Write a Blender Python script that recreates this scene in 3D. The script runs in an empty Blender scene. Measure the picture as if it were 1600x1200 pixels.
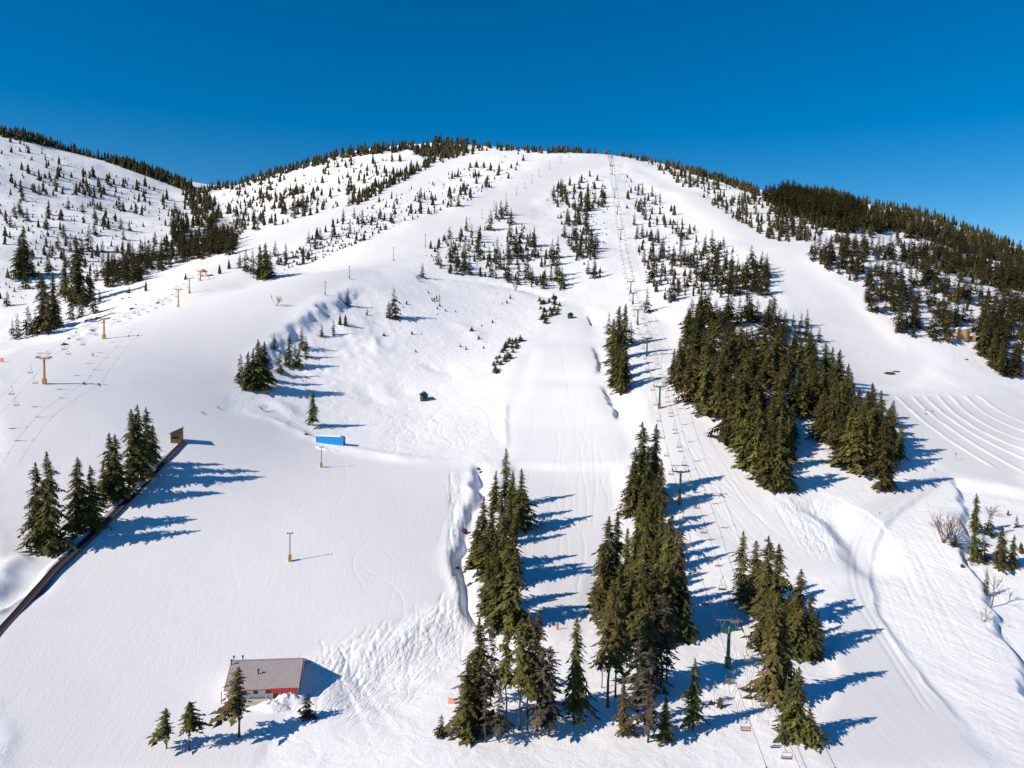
import bpy, math, random
import numpy as np
from mathutils import Matrix, Vector

R = math.radians
rng = np.random.default_rng(11)
random.seed(5)
scene = bpy.context.scene
col = scene.collection

# ------------------------------------------------------------------ camera
ZC = 80.0                       # height of the drone above the datum
FPX = 1232.0                    # focal length for a frame 1600 wide
PITCH, ROLL = 4.0, 1.2
cam_d = bpy.data.cameras.new('camera')
cam_d.sensor_width = 36.0
cam_d.lens = 36.0 * FPX / 1600.0
cam_d.clip_start, cam_d.clip_end = 1.0, 9000.0
cam = bpy.data.objects.new('camera', cam_d)
col.objects.link(cam)
CM = Matrix.Translation((0, 0, ZC)) @ Matrix.Rotation(R(90 - PITCH), 4, 'X') @ Matrix.Rotation(R(ROLL), 4, 'Z')
cam.matrix_world = CM
scene.camera = cam

# ------------------------------------------------------------------ sky and sun
SUN_EL = 33.0
SUN_TO = Vector((0.912, 0.41, -math.tan(R(SUN_EL)))).normalized()     # the way sunlight travels
w = bpy.data.worlds.new('World'); scene.world = w; w.use_nodes = True
nt = w.node_tree; nt.nodes.clear()
sky = nt.nodes.new('ShaderNodeTexSky'); sky.sky_type = 'NISHITA'; sky.sun_disc = False
sky.sun_elevation = R(SUN_EL)
sky.sun_rotation = math.atan2(-SUN_TO.x, -SUN_TO.y)
sky.altitude = 1500; sky.air_density = 1.0; sky.dust_density = 0.1; sky.ozone_density = 3.0
hs = nt.nodes.new('ShaderNodeHueSaturation'); hs.inputs['Saturation'].default_value = 1.5; hs.inputs['Value'].default_value = 1.0; hs.inputs['Hue'].default_value = 0.499
bg = nt.nodes.new('ShaderNodeBackground'); bg.inputs['Strength'].default_value = 0.105
wo = nt.nodes.new('ShaderNodeOutputWorld')
nt.links.new(sky.outputs[0], hs.inputs['Color']); nt.links.new(hs.outputs[0], bg.inputs['Color']); nt.links.new(bg.outputs[0], wo.inputs['Surface'])
sun_d = bpy.data.lights.new('sun', 'SUN'); sun_d.energy = 4.95; sun_d.angle = R(0.5); sun_d.color = (1.0, 0.885, 0.745)
sun = bpy.data.objects.new('sun', sun_d); col.objects.link(sun)
sun.rotation_euler = SUN_TO.to_track_quat('-Z', 'Y').to_euler()
vs = scene.view_settings
vs.view_transform = 'Standard'; vs.look = 'None'; vs.exposure = 0.0; vs.gamma = 1.0; vs.use_curve_mapping = False
scene.cycles.max_bounces = 5; scene.cycles.diffuse_bounces = 3
scene.cycles.use_denoising = True

# ------------------------------------------------------------------ camera maths (numpy)
M3 = np.array(CM.to_3x3())
FWD = -M3[:, 2]
def rays(u, v):
    u = np.asarray(u, float); v = np.asarray(v, float)
    d = np.stack([(u - 800) / FPX, -(v - 600) / FPX, -np.ones_like(u)], -1) @ M3.T
    return d
def depth_of(p): return (np.asarray(p, float) - np.array([0, 0, ZC])) @ FWD

# ------------------------------------------------------------------ terrain: base surface
CP = [  # picture u, v and the ground distance in metres ahead of the drone
 (1137,1043,150),(1072,788,235),(1031,638,300),(1007,557,362),(992,508,440),(983,475,490),(971,375,680),(966,335,760),(960,303,880),(955,262,1010),(952,241,1095),
 (70,600,286),(173,529,355),(234,489,414),(277,462,467),(315,435,527),(380,404,580),
 (0,990,160),(100,880,192),(200,775,226),(285,692,258),(60,868,198),(0,760,225),(0,650,262),(120,660,262),
 (0,1130,136),(200,1130,140),(415,1092,146),(415,1040,156),(560,1070,150),(640,1110,138),(250,950,172),(560,960,172),
 (453,877,195),(502,730,265),(518,694,297),(663,624,358),(600,780,238),(660,880,196),(350,650,290),(700,720,270),(300,800,223),
 (740,860,200),(745,960,172),(760,740,262),(800,1060,150),(700,1180,126),(900,1180,126),
 (860,640,330),(860,720,276),(870,800,238),(860,900,201),(870,980,172),(880,560,395),(891,497,470),(870,455,535),(830,590,365),
 (480,660,312),(395,606,338),(440,590,352),(520,560,380),(600,500,430),(700,560,405),(780,560,395),(700,480,470),(560,470,452),(500,462,420),(420,545,362),(480,420,490),(400,470,430),
 (540,420,505),(620,400,580),(700,425,550),(790,440,540),(700,340,740),(600,365,670),(790,330,740),(860,345,730),(700,290,930),(800,270,960),(860,285,920),
 (450,372,640),(520,330,800),(600,285,980),(680,248,1110),(540,295,1000),(460,300,1060),(400,325,1000),
 (330,292,1330),(400,274,1280),(470,256,1240),(540,240,1200),(620,230,1190),(690,222,1200),(740,227,1190),(800,231,1180),(860,238,1140),(920,238,1105),(1000,246,1085),(1050,256,1060),(1100,272,1040),(1150,290,1030),(1195,305,1020),
 (0,500,560),(60,470,600),(140,440,640),(220,420,680),(290,400,740),(340,372,840),(0,430,640),(0,350,800),(0,280,970),(0,210,1180),(100,240,1170),(100,350,830),(200,252,1230),(200,340,920),(270,278,1290),(300,340,1040),(360,330,1080),
 (1230,480,470),(1300,540,425),(1230,400,560),(1150,345,720),(1090,300,850),(1300,380,620),(1340,330,900),(1400,400,565),(1400,345,790),(1500,362,850),(1500,420,610),(1590,480,500),(1450,470,500),(1500,530,432),(1380,520,440),
 (1340,600,385),(1390,585,398),(1450,600,386),(1600,600,410),(1420,612,372),(1500,612,372),(1590,615,375),(1500,660,322),(1590,690,300),(1590,735,272),(1500,735,266),(1400,690,290),
 (1215,770,243),(1140,690,275),(1060,520,425),(1050,600,330),(1100,650,300),(1200,600,330),(1200,500,430),(1100,470,470),(1300,640,310),(1380,765,248),(1300,720,268),(1260,760,246),
 (1330,830,216),(1300,900,196),(1340,950,178),(1450,1120,138),(1250,1000,165),(1200,900,197),(1150,860,210),(1400,860,206),(1480,960,178),(1520,880,197),(1590,960,180),(1590,860,205),(1600,1100,146),(1590,780,240),(1300,1180,126),
 (1250,302,1500),(1205,316,1470),(1290,305,1480),(1330,320,1440),(1420,342,1330),(1510,367,1250),(1600,396,1180),(1280,325,1250),(1380,330,1120),(1470,375,960),(1590,420,800),
 (310,306,1360),(345,308,1350),(280,296,1360),(375,302,1340),(250,284,1350),(330,304,1240),(220,270,1340),(120,250,1330),(1450,356,1290),(1400,341,1330),(300,288,1300),(345,294,1300),(372,290,1290),(240,272,1250),(1360,325,1400),(1400,335,1370),(1450,350,1320),(1550,382,1230),(1380,334,1330),
 (1000,380,660),(1050,400,610),(1130,420,565),(1050,330,770),(920,350,720),(930,420,580),(1100,360,690),(1020,290,920),(940,290,910),
]
HP = [  # ground no ray of the photograph reaches: x, y, height relative to the drone
 (-235,440,-18),(-290,460,-16),(-200,500,-2),(-190,560,14),(-330,480,-18),(-175,620,30),
 (-600,1500,200),(-300,1650,120),(-100,1600,120),(100,1550,120),(250,1500,90),(420,1250,110),(300,1300,120),(600,1900,120),(900,1700,20),(1050,1300,60),(-900,1600,150),(-1150,1200,230),
 (-570,1430,190),(-480,1440,190),(-680,1450,200),(690,1500,190),(600,1600,190),(800,1450,150),(920,1400,110),(-640,1330,205),
 (-600,2600,-60),(0,2600,-80),(600,2700,-60),(1400,2300,-80),(-1500,2200,0),(-1500,1200,250),(1500,1200,50),(900,800,60),(-900,700,120),(-700,500,30),
 (-400,250,-15),(-300,150,-50),(-200,60,-70),(0,60,-70),(200,60,-72),(350,160,-66),(450,300,-40),(500,420,-10),(0,-40,-72),(-200,-40,-75),(250,-40,-76),(700,500,10),
]
cu = np.array([c[0] for c in CP], float); cv = np.array([c[1] for c in CP], float); cY = np.array([c[2] for c in CP], float)
d = rays(cu, cv); t = cY / d[:, 1]
P = np.concatenate([d * t[:, None], np.array(HP, float)], 0)
SC = 300.0
px_, pz_ = P[:, :2] / SC, P[:, 2]
def kern(r2): return 0.5 * r2 * np.log(np.maximum(r2, 1e-9))
n = len(P)
K = kern(((px_[:, None] - px_[None]) ** 2).sum(-1)) + np.eye(n) * 0.03
Q = np.concatenate([np.ones((n, 1)), px_], 1)
A = np.block([[K, Q], [Q.T, np.zeros((3, 3))]])
sol = np.linalg.solve(A, np.concatenate([pz_, np.zeros(3)]))
def base_h(x, y):
    q = np.stack([np.ravel(x), np.ravel(y)], -1) / SC
    out = np.empty(len(q))
    for i in range(0, len(q), 20000):
        s = q[i:i + 20000]
        r2 = ((s[:, None, :] - px_[None]) ** 2).sum(-1)
        out[i:i + 20000] = kern(r2) @ sol[:n] + sol[n] + s @ sol[n + 1:]
    return out.reshape(np.shape(x))

# polar sheet of ground: fine where the photograph looks, coarser at the flanks
az = np.concatenate([np.radians(np.linspace(-62, -37, 40, endpoint=False)), np.radians(np.linspace(-37, 37, 860)), np.radians(np.linspace(37, 62, 41)[1:])])
rr = np.concatenate([np.linspace(30, 100, 24, endpoint=False), np.exp(np.linspace(math.log(100), math.log(520), 680, endpoint=False)), np.exp(np.linspace(math.log(520), math.log(1700), 250, endpoint=False)), np.exp(np.linspace(math.log(1700), math.log(2800), 30))])
# coarse evaluation of the smooth base, then bilinear onto the fine grid
azc = np.radians(np.linspace(-62, 62, 260)); rc = np.exp(np.linspace(math.log(29), math.log(2850), 300))
Zc = base_h(np.sin(azc)[:, None] * rc[None], np.cos(azc)[:, None] * rc[None])
def bil(Zt, fa, fr):
    a0 = np.clip(np.floor(fa).astype(int), 0, Zt.shape[0] - 2); r0 = np.clip(np.floor(fr).astype(int), 0, Zt.shape[1] - 2)
    ta = np.clip(fa - a0, 0, 1); tr = np.clip(fr - r0, 0, 1)
    return (Zt[a0, r0] * (1 - ta) + Zt[a0 + 1, r0] * ta) * (1 - tr) + (Zt[a0, r0 + 1] * (1 - ta) + Zt[a0 + 1, r0 + 1] * ta) * tr
fa = np.interp(az, azc, np.arange(len(azc))); fr = np.interp(np.log(rr), np.log(rc), np.arange(len(rc)))
def cubic(Zt, fa, fr):       # separable Catmull-Rom so the sheet carries no facet lines
    def ax(Zs, f):
        i = np.clip(np.floor(f).astype(int), 1, Zs.shape[0] - 3); t = (f - i)[:, None]
        p0, p1, p2, p3 = Zs[i - 1], Zs[i], Zs[i + 1], Zs[i + 2]
        return 0.5 * (2 * p1 + (p2 - p0) * t + (2 * p0 - 5 * p1 + 4 * p2 - p3) * t * t + (3 * p1 - p0 - 3 * p2 + p3) * t ** 3)
    return ax(ax(Zt, fa).T.copy(), fr).T.copy()
Z = cubic(Zc, fa, fr)
GX = np.sin(az)[:, None] * rr[None]; GY = np.cos(az)[:, None] * rr[None]

def zat(x, y):
    x = np.asarray(x, float); y = np.asarray(y, float)
    a = np.arctan2(x, y); r = np.hypot(x, y)
    return bil(Z, np.interp(a, az, np.arange(len(az))), np.interp(r, rr, np.arange(len(rr))))
def hits(u, v):
    """where the sight line through a picture point meets the ground (crest if it passes over)"""
    dd = rays(np.atleast_1d(u), np.atleast_1d(v))
    hor = np.hypot(dd[:, 0], dd[:, 1]); te = dd[:, 2] / hor; a = np.arctan2(dd[:, 0], dd[:, 1])
    f = np.interp(a, az, np.arange(len(az))); i0 = np.clip(f.astype(int), 0, len(az) - 2); tt = (f - i0)[:, None]
    prof = (Z[i0] * (1 - tt) + Z[i0 + 1] * tt) / rr[None]          # tangent of elevation along r
    over = prof >= te[:, None]
    over[:, :20] = False
    k = np.argmax(over, 1); none = ~over.any(1)
    crest = np.argmax(np.where(rr[None] < 1650, prof, -9), 1)
    k = np.where(none, crest, np.maximum(k, 1))
    p1 = np.take_along_axis(prof, k[:, None], 1)[:, 0]; p0 = np.take_along_axis(prof, (k - 1)[:, None], 1)[:, 0]
    s = np.where(none, 1.0, np.clip((te - p0) / np.maximum(p1 - p0, 1e-9), 0, 1))
    r = rr[k - 1] + (rr[k] - rr[k - 1]) * s
    x, y = np.sin(a) * r, np.cos(a) * r
    return x, y, zat(x, y)
def hit(u, v):
    x, y, z = hits([u], [v]); return float(x[0]), float(y[0]), float(z[0]) + ZC

# value noise on the plane
LAT = np.random.default_rng(3).random((256, 256))
def vnoise(x, y, wl, seed=0):
    fx = x / wl + seed * 17.31; fy = y / wl + seed * 9.77
    ix = np.floor(fx).astype(int); iy = np.floor(fy).astype(int); tx = fx - ix; ty = fy - iy
    tx = tx * tx * (3 - 2 * tx); ty = ty * ty * (3 - 2 * ty)
    g = lambda a, b: LAT[a % 256, b % 256]
    return ((g(ix, iy) * (1 - tx) + g(ix + 1, iy) * tx) * (1 - ty) + (g(ix, iy + 1) * (1 - tx) + g(ix + 1, iy + 1) * tx) * ty) * 2 - 1

def poly_world(pts):
    x, y, z = hits([p[0] for p in pts], [p[1] for p in pts]); return np.stack([x, y], -1)
def inside(poly, x, y):
    res = np.zeros(x.shape, bool); m = len(poly)
    for i in range(m):
        x1, y1 = poly[i]; x2, y2 = poly[(i + 1) % m]
        if y1 == y2: continue
        c = ((y1 > y) != (y2 > y)) & (x < (x2 - x1) * (y - y1) / (y2 - y1) + x1)
        res ^= c
    return res
WX = GX + 1.8 * vnoise(GX, GY, 16, 31) + .9 * vnoise(GX, GY, 5, 32); WY = GY + 2.4 * vnoise(GX, GY, 16, 33)
def mask_of(polys, blur=3):
    m = np.zeros(Z.shape)
    for p in polys: m = np.maximum(m, inside(poly_world(p), WX, WY))
    for _ in range(blur):
        for ax in (0, 1):
            m = (np.roll(m, 1, ax) + 2 * m + np.roll(m, -1, ax)) / 4
            m = (np.roll(m, 3, ax) + 2 * m + np.roll(m, -3, ax)) / 4
    return m
def smooth(t): t = np.clip(t, 0, 1); return t * t * (3 - 2 * t)
def dens(P2, step=6.0):
    out = [P2[0]]
    for a, b in zip(P2[:-1], P2[1:]):
        k = max(1, int(np.hypot(*(b - a)) / step))
        for i in range(1, k + 1): out.append(a + (b - a) * i / k)
    return np.array(out)
def chaikin(P2, it=2):
    for _ in range(it):
        q = [P2[0]]
        for a, b in zip(P2[:-1], P2[1:]): q += [a * .75 + b * .25, a * .25 + b * .75]
        q.append(P2[-1]); P2 = np.array(q)
    return P2
def line_dist(pts, reach, world=False):
    """indices of nearby grid points, signed distance (+ to the right of travel), position along 0..1"""
    P2 = pts if world else chaikin(poly_world(pts))
    lo, hi = P2.min(0) - reach, P2.max(0) + reach
    idx = np.nonzero(((GX > lo[0]) & (GX < hi[0]) & (GY > lo[1]) & (GY < hi[1])).ravel())[0]
    x, y = GX.ravel()[idx], GY.ravel()[idx]
    best = np.full(len(idx), 1e9); sd = np.zeros(len(idx)); al = np.zeros(len(idx))
    L = np.concatenate([[0], np.cumsum(np.hypot(*(P2[1:] - P2[:-1]).T))])
    for k in range(len(P2) - 1):
        a, b = P2[k], P2[k + 1]; e = b - a; l2 = (e ** 2).sum()
        if l2 < 1e-9: continue
        tt = np.clip(((x - a[0]) * e[0] + (y - a[1]) * e[1]) / l2, 0, 1)
        dx = x - a[0] - tt * e[0]; dy = y - a[1] - tt * e[1]; dd = np.hypot(dx, dy)
        side = np.sign(dx * e[1] - dy * e[0])
        up = dd < best
        best = np.where(up, dd, best); sd = np.where(up, dd * side, sd); al = np.where(up, (L[k] + tt * (L[k + 1] - L[k])) / L[-1], al)
    return idx, sd, al, x, y
def ends(al, f=0.12): return smooth(al / f) * smooth((1 - al) / f)
def f_step(pts, drop, width, fade, f=0.12, wob=0.0):
    idx, sd, al, x, y = line_dist(pts, fade * 2.2)
    if wob: sd = sd + wob * vnoise(x, y, 7, 2) + wob * .5 * vnoise(x, y, 3, 5)
    h = -drop * smooth(sd / width) * np.exp(-(np.maximum(sd - width, 0) / fade) ** 2) * ends(al, f)
    h *= (np.abs(sd) < fade * 2.2)
    Z.ravel()[idx] += h
def f_ridge(pts, hgt, width, f=0.12, skew=0.0, wob=0.0, world=False):
    idx, sd, al, x, y = line_dist(pts, width * 4, world)
    if wob: sd = sd + wob * vnoise(x, y, 6, 4)
    wd = width * np.where(sd > 0, 1 - skew, 1 + skew)
    Z.ravel()[idx] += hgt * np.exp(-(sd / wd) ** 2) * ends(al, f) * (1 + (.35 * vnoise(x, y, 9, 8) if wob else 0))

GROOM = [
 [(0,560),(110,515),(250,465),(330,430),(420,435),(520,420),(560,430),(520,452),(450,496),(400,538),(368,600),(350,640),(430,660),(520,706),(640,722),(720,728),(735,740),(712,800),(702,860),(698,920),(600,992),(480,1022),(400,1200),(0,1200)],
 [(290,430),(380,385),(470,335),(560,310),(640,265),(700,240),(735,245),(700,275),(610,315),(520,355),(430,395),(340,430)],
 [(420,440),(520,410),(620,370),(720,325),(800,280),(860,250),(950,239),(1000,250),(900,275),(850,300),(830,340),(760,350),(690,385),(640,405),(560,430)],
 [(870,470),(910,480),(935,500),(945,560),(965,640),(980,720),(960,800),(930,900),(900,1000),(860,1000),(830,900),(800,760),(790,700),(790,620),(830,530),(870,495)],
 [(980,250),(1060,282),(1150,337),(1240,380),(1300,370),(1310,380),(1250,400),(1330,470),(1400,540),(1460,560),(1420,600),(1340,600),(1300,560),(1240,480),(1190,400),(1100,340),(1020,285)],
 [(1000,480),(1050,500),(1030,580),(1100,660),(1200,780),(1300,880),(1305,900),(1200,880),(1100,830),(1040,720),(985,560)],
 [(1330,800),(1480,730),(1490,745),(1380,820),(1345,860),(1350,930),(1400,1010),(1560,1200),(1280,1200),(1300,950)],
 [(1350,606),(1600,610),(1600,760),(1480,735),(1400,680)],
]
TRACK = [
 [(480,1032),(600,1000),(700,935),(730,960),(725,1010),(640,1090),(560,1130),(480,1120)],
 [(700,740),(735,740),(725,800),(720,930),(700,930)],
 [(560,650),(640,640),(760,630),(785,715),(650,712)],
 [(1230,430),(1300,470),(1400,560),(1340,595),(1260,500)],
 [(870,405),(930,420),(985,475),(900,478),(850,455)],
 [(1200,772),(1310,780),(1312,900),(1250,850)],
 [(1140,1000),(1230,1030),(1230,1130),(1100,1100)],
]
STREAK = [[(1350,850),(1480,770),(1500,850),(1560,960),(1600,1080),(1600,1160),(1500,1120),(1360,930)]]
gm = mask_of(GROOM, 3); tm = np.maximum(mask_of(TRACK[:2] + TRACK[5:], 3), .45 * mask_of(TRACK[2:5], 3)); sm = mask_of(STREAK, 3)
rough = 1 - np.clip(gm, 0, 1)
far = smooth((np.hypot(GX, GY) - 350) / 500)
Z += rough * (1.1 * vnoise(GX, GY, 38, 1) + 0.45 * vnoise(GX, GY, 15, 2) + 0.13 * vnoise(GX, GY, 6, 3) + 0.05 * vnoise(GX, GY, 2.6, 6)) * (0.55 + 0.9 * far)
Z += rough * far * (3.2 * vnoise(GX, GY, 120, 4) + 1.2 * vnoise(GX, GY, 45, 9))
Z += (1 - rough) * (0.30 * vnoise(GX, GY, 34, 7) + 0.05 * vnoise(GX, GY, 9, 8))
Z += tm * (0.15 * vnoise(GX, GY, 4.2, 9) + 0.05 * vnoise(GX, GY, 1.6, 12)) * (1 - .4 * far)

# banks, gullies, jumps, lanes and road edges
f_step([(372,604),(398,552),(440,512),(480,486),(520,463),(560,440)], 3.8, 10.0, 30, .25, 3.2)
f_step([(470,1036),(560,1015),(640,985),(738,930)], 2.6, 9.0, 16, .3, .8)
f_ridge([(748,722),(752,760),(740,800),(726,832),(719,870),(728,910),(738,950),(746,990)], -1.9, 2.0, .06, .0, 1.6)
f_ridge([(738,730),(738,770),(722,806),(709,840),(703,880),(714,920),(724,955)], 0.6, 2.2, .1, .0, .8)
f_step([(1482,742),(1503,790),(1492,850),(1528,925),(1562,1000),(1602,1080),(1645,1180)][::-1], 2.0, 2.4, 40, .06, 1.6)
f_step([(1215,790),(1272,808),(1304,850),(1312,905)][::-1], 2.4, 6.0, 8, .3, .6)
f_step([(1480,737),(1400,792),(1357,840),(1350,930),(1400,1010),(1500,1140),(1560,1210)][::-1], .6, 2.6, 12, .2, .7)
f_ridge([(1484,742),(1404,797),(1361,845),(1354,930),(1404,1010),(1505,1140)], 0.16, 0.5, .1, .0, .5)
for off in (-5, 6):
    f_ridge([(1600,738 + off * .3),(1480,738 + off * .3),(1420 + off,772),(1348 + off,822),(1330 + off,870),(1336 + off,930),(1384 + off,1004),(1466 + off,1130)], -0.10, 0.45, .05)
# terrain park table tops
def mound(poly, hgt, blur):
    global Z
    Z = Z + hgt * mask_of([poly], blur)
mound([(838,542),(924,542),(934,588),(826,590)], 1.0, 5)
mound([(822,600),(936,600),(958,660),(800,664)], .8, 5)
mound([(796,668),(968,668),(978,716),(792,716)], .6, 6)
mound([(872,500),(914,500),(920,530),(866,530)], .8, 4)
f_step([(922,540),(932,566),(930,588)][::-1], 1.9, 2.4, 6, .25, .9)
f_step([(936,600),(950,628),(958,660)][::-1], 2.5, 3.0, 8, .25, 1.1)
f_step([(916,492),(922,510)][::-1], 1.6, 1.6, 5, .2, .2)
f_ridge([(792,626),(788,660),(790,705)], 0.5, 1.3, .2, .0, .4)
f_step([(790,720),(900,722),(975,720)], 1.2, 5.0, 22, .12, .5)
# top rim of the learner slope, cat road, conveyor bank
f_ridge([(345,640),(425,652),(470,680),(560,704),(640,718),(712,722)], 0.7, 3.2, .15, .0, 1.2)
f_step([(640,424),(700,430),(780,440),(850,455),(890,470)], 1.5, 2.2, 10, .1, .4)
f_ridge([(-20,975),(40,925),(120,850),(200,770),(262,706)], 0.75, 1.0, .06, .0, .35)
f_ridge([(-20,960),(22,925),(60,892)], -1.8, 4.5, .25, .0, 1.5)
f_ridge([(-10,905),(20,880),(50,868)], 0.8, 3.0, .2, .0, 1.0)
for i, (a, b) in enumerate([((400,620),(480,664)),((420,560),(470,600)),((560,520),(600,560)),((640,560),(720,600)),((690,500),(760,540)),((540,600),(600,640)),((520,500),(560,540)),((600,600),(640,625))]):
    f_ridge([a, ((a[0] + b[0]) / 2 + 8, (a[1] + b[1]) / 2 - 6), b], -0.7 if i % 2 else 0.8, 5.0, .4, .0, 2.5)
# tubing lanes
LANES = [[(1398,615),(1430,650),(1485,690),(1560,735)],[(1424,613),(1445,642),(1500,682),(1610,742)],[(1444,613),(1466,642),(1520,680),(1620,725)],[(1464,613),(1487,645),(1540,680),(1630,712)],
         [(1484,613),(1508,645),(1560,676),(1640,700)],[(1505,613),(1535,645),(1590,672),(1650,690)],[(1526,613),(1562,645),(1620,668),(1660,676)]]
for L_ in LANES: f_ridge(L_, 0.42, 0.8, .06, .35, .15)
f_step([(1340,607),(1500,611),(1620,612)], 1.0, 2.0, 9, .1, .2)
# ski tracks pressed into the snow
TG = np.random.default_rng(77)
def track(u0, v0, u1, v1, amp, waves, depth, width=.34):
    m = 26; q = np.linspace(0, 1, m); ph = TG.random() * 6.28
    P2 = poly_world([(u0, v0), (u1, v1)]); a, b = P2
    e = (b - a) / np.hypot(*(b - a)); nn_ = np.array([-e[1], e[0]])
    wv = amp * np.sin(q * waves * 6.28 + ph) * (.6 + .4 * np.sin(q * 3.1 + ph * 2)) + amp * .5 * np.sin(q * 2.2 + ph * 3)
    pts = a[None] + (b - a)[None] * q[:, None] + nn_[None] * wv[:, None]
    f_ridge(pts, -depth * 1.1, width * .72, .08, 0, 0, True)
for k in range(85):       # the tracked bank right of the lodge
    q = TG.random(); u0, v0 = 500 + 230 * q, 1022 - 90 * q + TG.normal() * 12
    track(u0, v0, u0 - TG.uniform(-15, 80), v0 + TG.uniform(30, 105), TG.uniform(.3, 2.2), TG.uniform(.5, 2.0), TG.uniform(.05, .12), .36)
for k in range(22):       # along the creek edge
    u0 = TG.uniform(698, 724); track(u0 + TG.normal() * 6, TG.uniform(728, 790), u0 + TG.normal() * 10, TG.uniform(850, 935), TG.uniform(.3, 1.5), TG.uniform(.8, 2.2), TG.uniform(.05, .10), .35)
for k in range(9):       # learner slope and left run
    u0, v0 = TG.uniform(60, 680), TG.uniform(560, 900)
    track(u0, v0, u0 + TG.normal() * 40, v0 + TG.uniform(60, 190), TG.uniform(.8, 3.5), TG.uniform(.5, 1.4), TG.uniform(.02, .045), .3)
for k in range(20):       # swirls by the bowl floor
    u0, v0 = TG.uniform(600, 770), TG.uniform(620, 670)
    track(u0, v0, u0 + TG.normal() * 25, v0 + TG.uniform(30, 60), TG.uniform(1, 4), TG.uniform(.8, 1.8), TG.uniform(.06, .12), .4)
for k in range(30):       # terrain park and lift line
    u0 = TG.uniform(805, 960); v0 = TG.uniform(500, 850)
    track(u0, v0, u0 + TG.normal() * 12, v0 + TG.uniform(60, 140), TG.uniform(.2, 1.5), TG.uniform(.5, 1.5), TG.uniform(.04, .08), .35)
for k in range(20):
    u0 = TG.uniform(1045, 1130); v0 = TG.uniform(650, 760)
    track(u0, v0, u0 + TG.uniform(60, 150), v0 + TG.uniform(90, 170), TG.uniform(.2, 1.2), TG.uniform(.4, 1.2), TG.uniform(.04, .09), .35)
for k in range(26):       # the raked right-hand face
    u0, v0 = TG.uniform(1365, 1500), TG.uniform(790, 900)
    track(u0, v0, u0 + TG.uniform(60, 120), v0 + TG.uniform(100, 210), TG.uniform(.1, .8), TG.uniform(.3, .9), TG.uniform(.03, .07), .4)
for k in range(24):       # bank left of the snow road
    u0, v0 = TG.uniform(1205, 1270), TG.uniform(772, 800)
    track(u0, v0, u0 + TG.uniform(25, 70), v0 + TG.uniform(35, 95), TG.uniform(.1, .7), TG.uniform(.4, 1.0), TG.uniform(.06, .12), .38)
# small snow hummocks along the left shoulder
hm = mask_of([[(95,505),(180,478),(245,455),(262,470),(200,500),(120,545)]], 3)
Z += hm * (1.1 * vnoise(GX, GY, 7, 14) + .5 * vnoise(GX, GY, 3, 15))

def mesh_np(name, verts, faces, mats, smooth_=False, midx=None):
    me = bpy.data.meshes.new(name)
    verts = np.asarray(verts, np.float32); faces = np.asarray(faces, np.int32)
    k = faces.shape[1]
    me.vertices.add(len(verts)); me.vertices.foreach_set('co', verts.ravel())
    me.loops.add(faces.size); me.loops.foreach_set('vertex_index', faces.ravel())
    me.polygons.add(len(faces)); me.polygons.foreach_set('loop_start', np.arange(0, faces.size, k, dtype=np.int32))
    if midx is not None: me.polygons.foreach_set('material_index', np.asarray(midx, np.int32))
    me.polygons.foreach_set('use_smooth', np.full(len(faces), smooth_))
    for m in mats: me.materials.append(m)
    me.update(calc_edges=True)
    return me
def fattr(me, name, arr):
    a = me.attributes.new(name, 'FLOAT', 'POINT'); a.data.foreach_set('value', np.asarray(arr, np.float32).ravel())

# ------------------------------------------------------------------ materials
def new_mat(name):
    m = bpy.data.materials.new(name); m.use_nodes = True
    b = m.node_tree.nodes['Principled BSDF']; return m, m.node_tree, b
def flat(name, c, rough_=0.6, metal=0.0, var=0.12, scale=3.0, bump=0.0):
    m, t, b = new_mat(name)
    b.inputs['Roughness'].default_value = rough_; b.inputs['Metallic'].default_value = metal
    tc = t.nodes.new('ShaderNodeTexCoord'); no = t.nodes.new('ShaderNodeTexNoise'); no.inputs['Scale'].default_value = scale; no.inputs['Detail'].default_value = 4
    t.links.new(tc.outputs['Object'], no.inputs['Vector'])
    mx = t.nodes.new('ShaderNodeMix'); mx.data_type = 'RGBA'
    mx.inputs['A'].default_value = (*[k * (1 - var) for k in c], 1); mx.inputs['B'].default_value = (*[min(1, k * (1 + var)) for k in c], 1)
    t.links.new(no.outputs['Fac'], mx.inputs['Factor']); t.links.new(mx.outputs['Result'], b.inputs['Base Color'])
    if bump:
        bp = t.nodes.new('ShaderNodeBump'); bp.inputs['Distance'].default_value = bump
        t.links.new(no.outputs['Fac'], bp.inputs['Height']); t.links.new(bp.outputs[0], b.inputs['Normal'])
    return m

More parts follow.
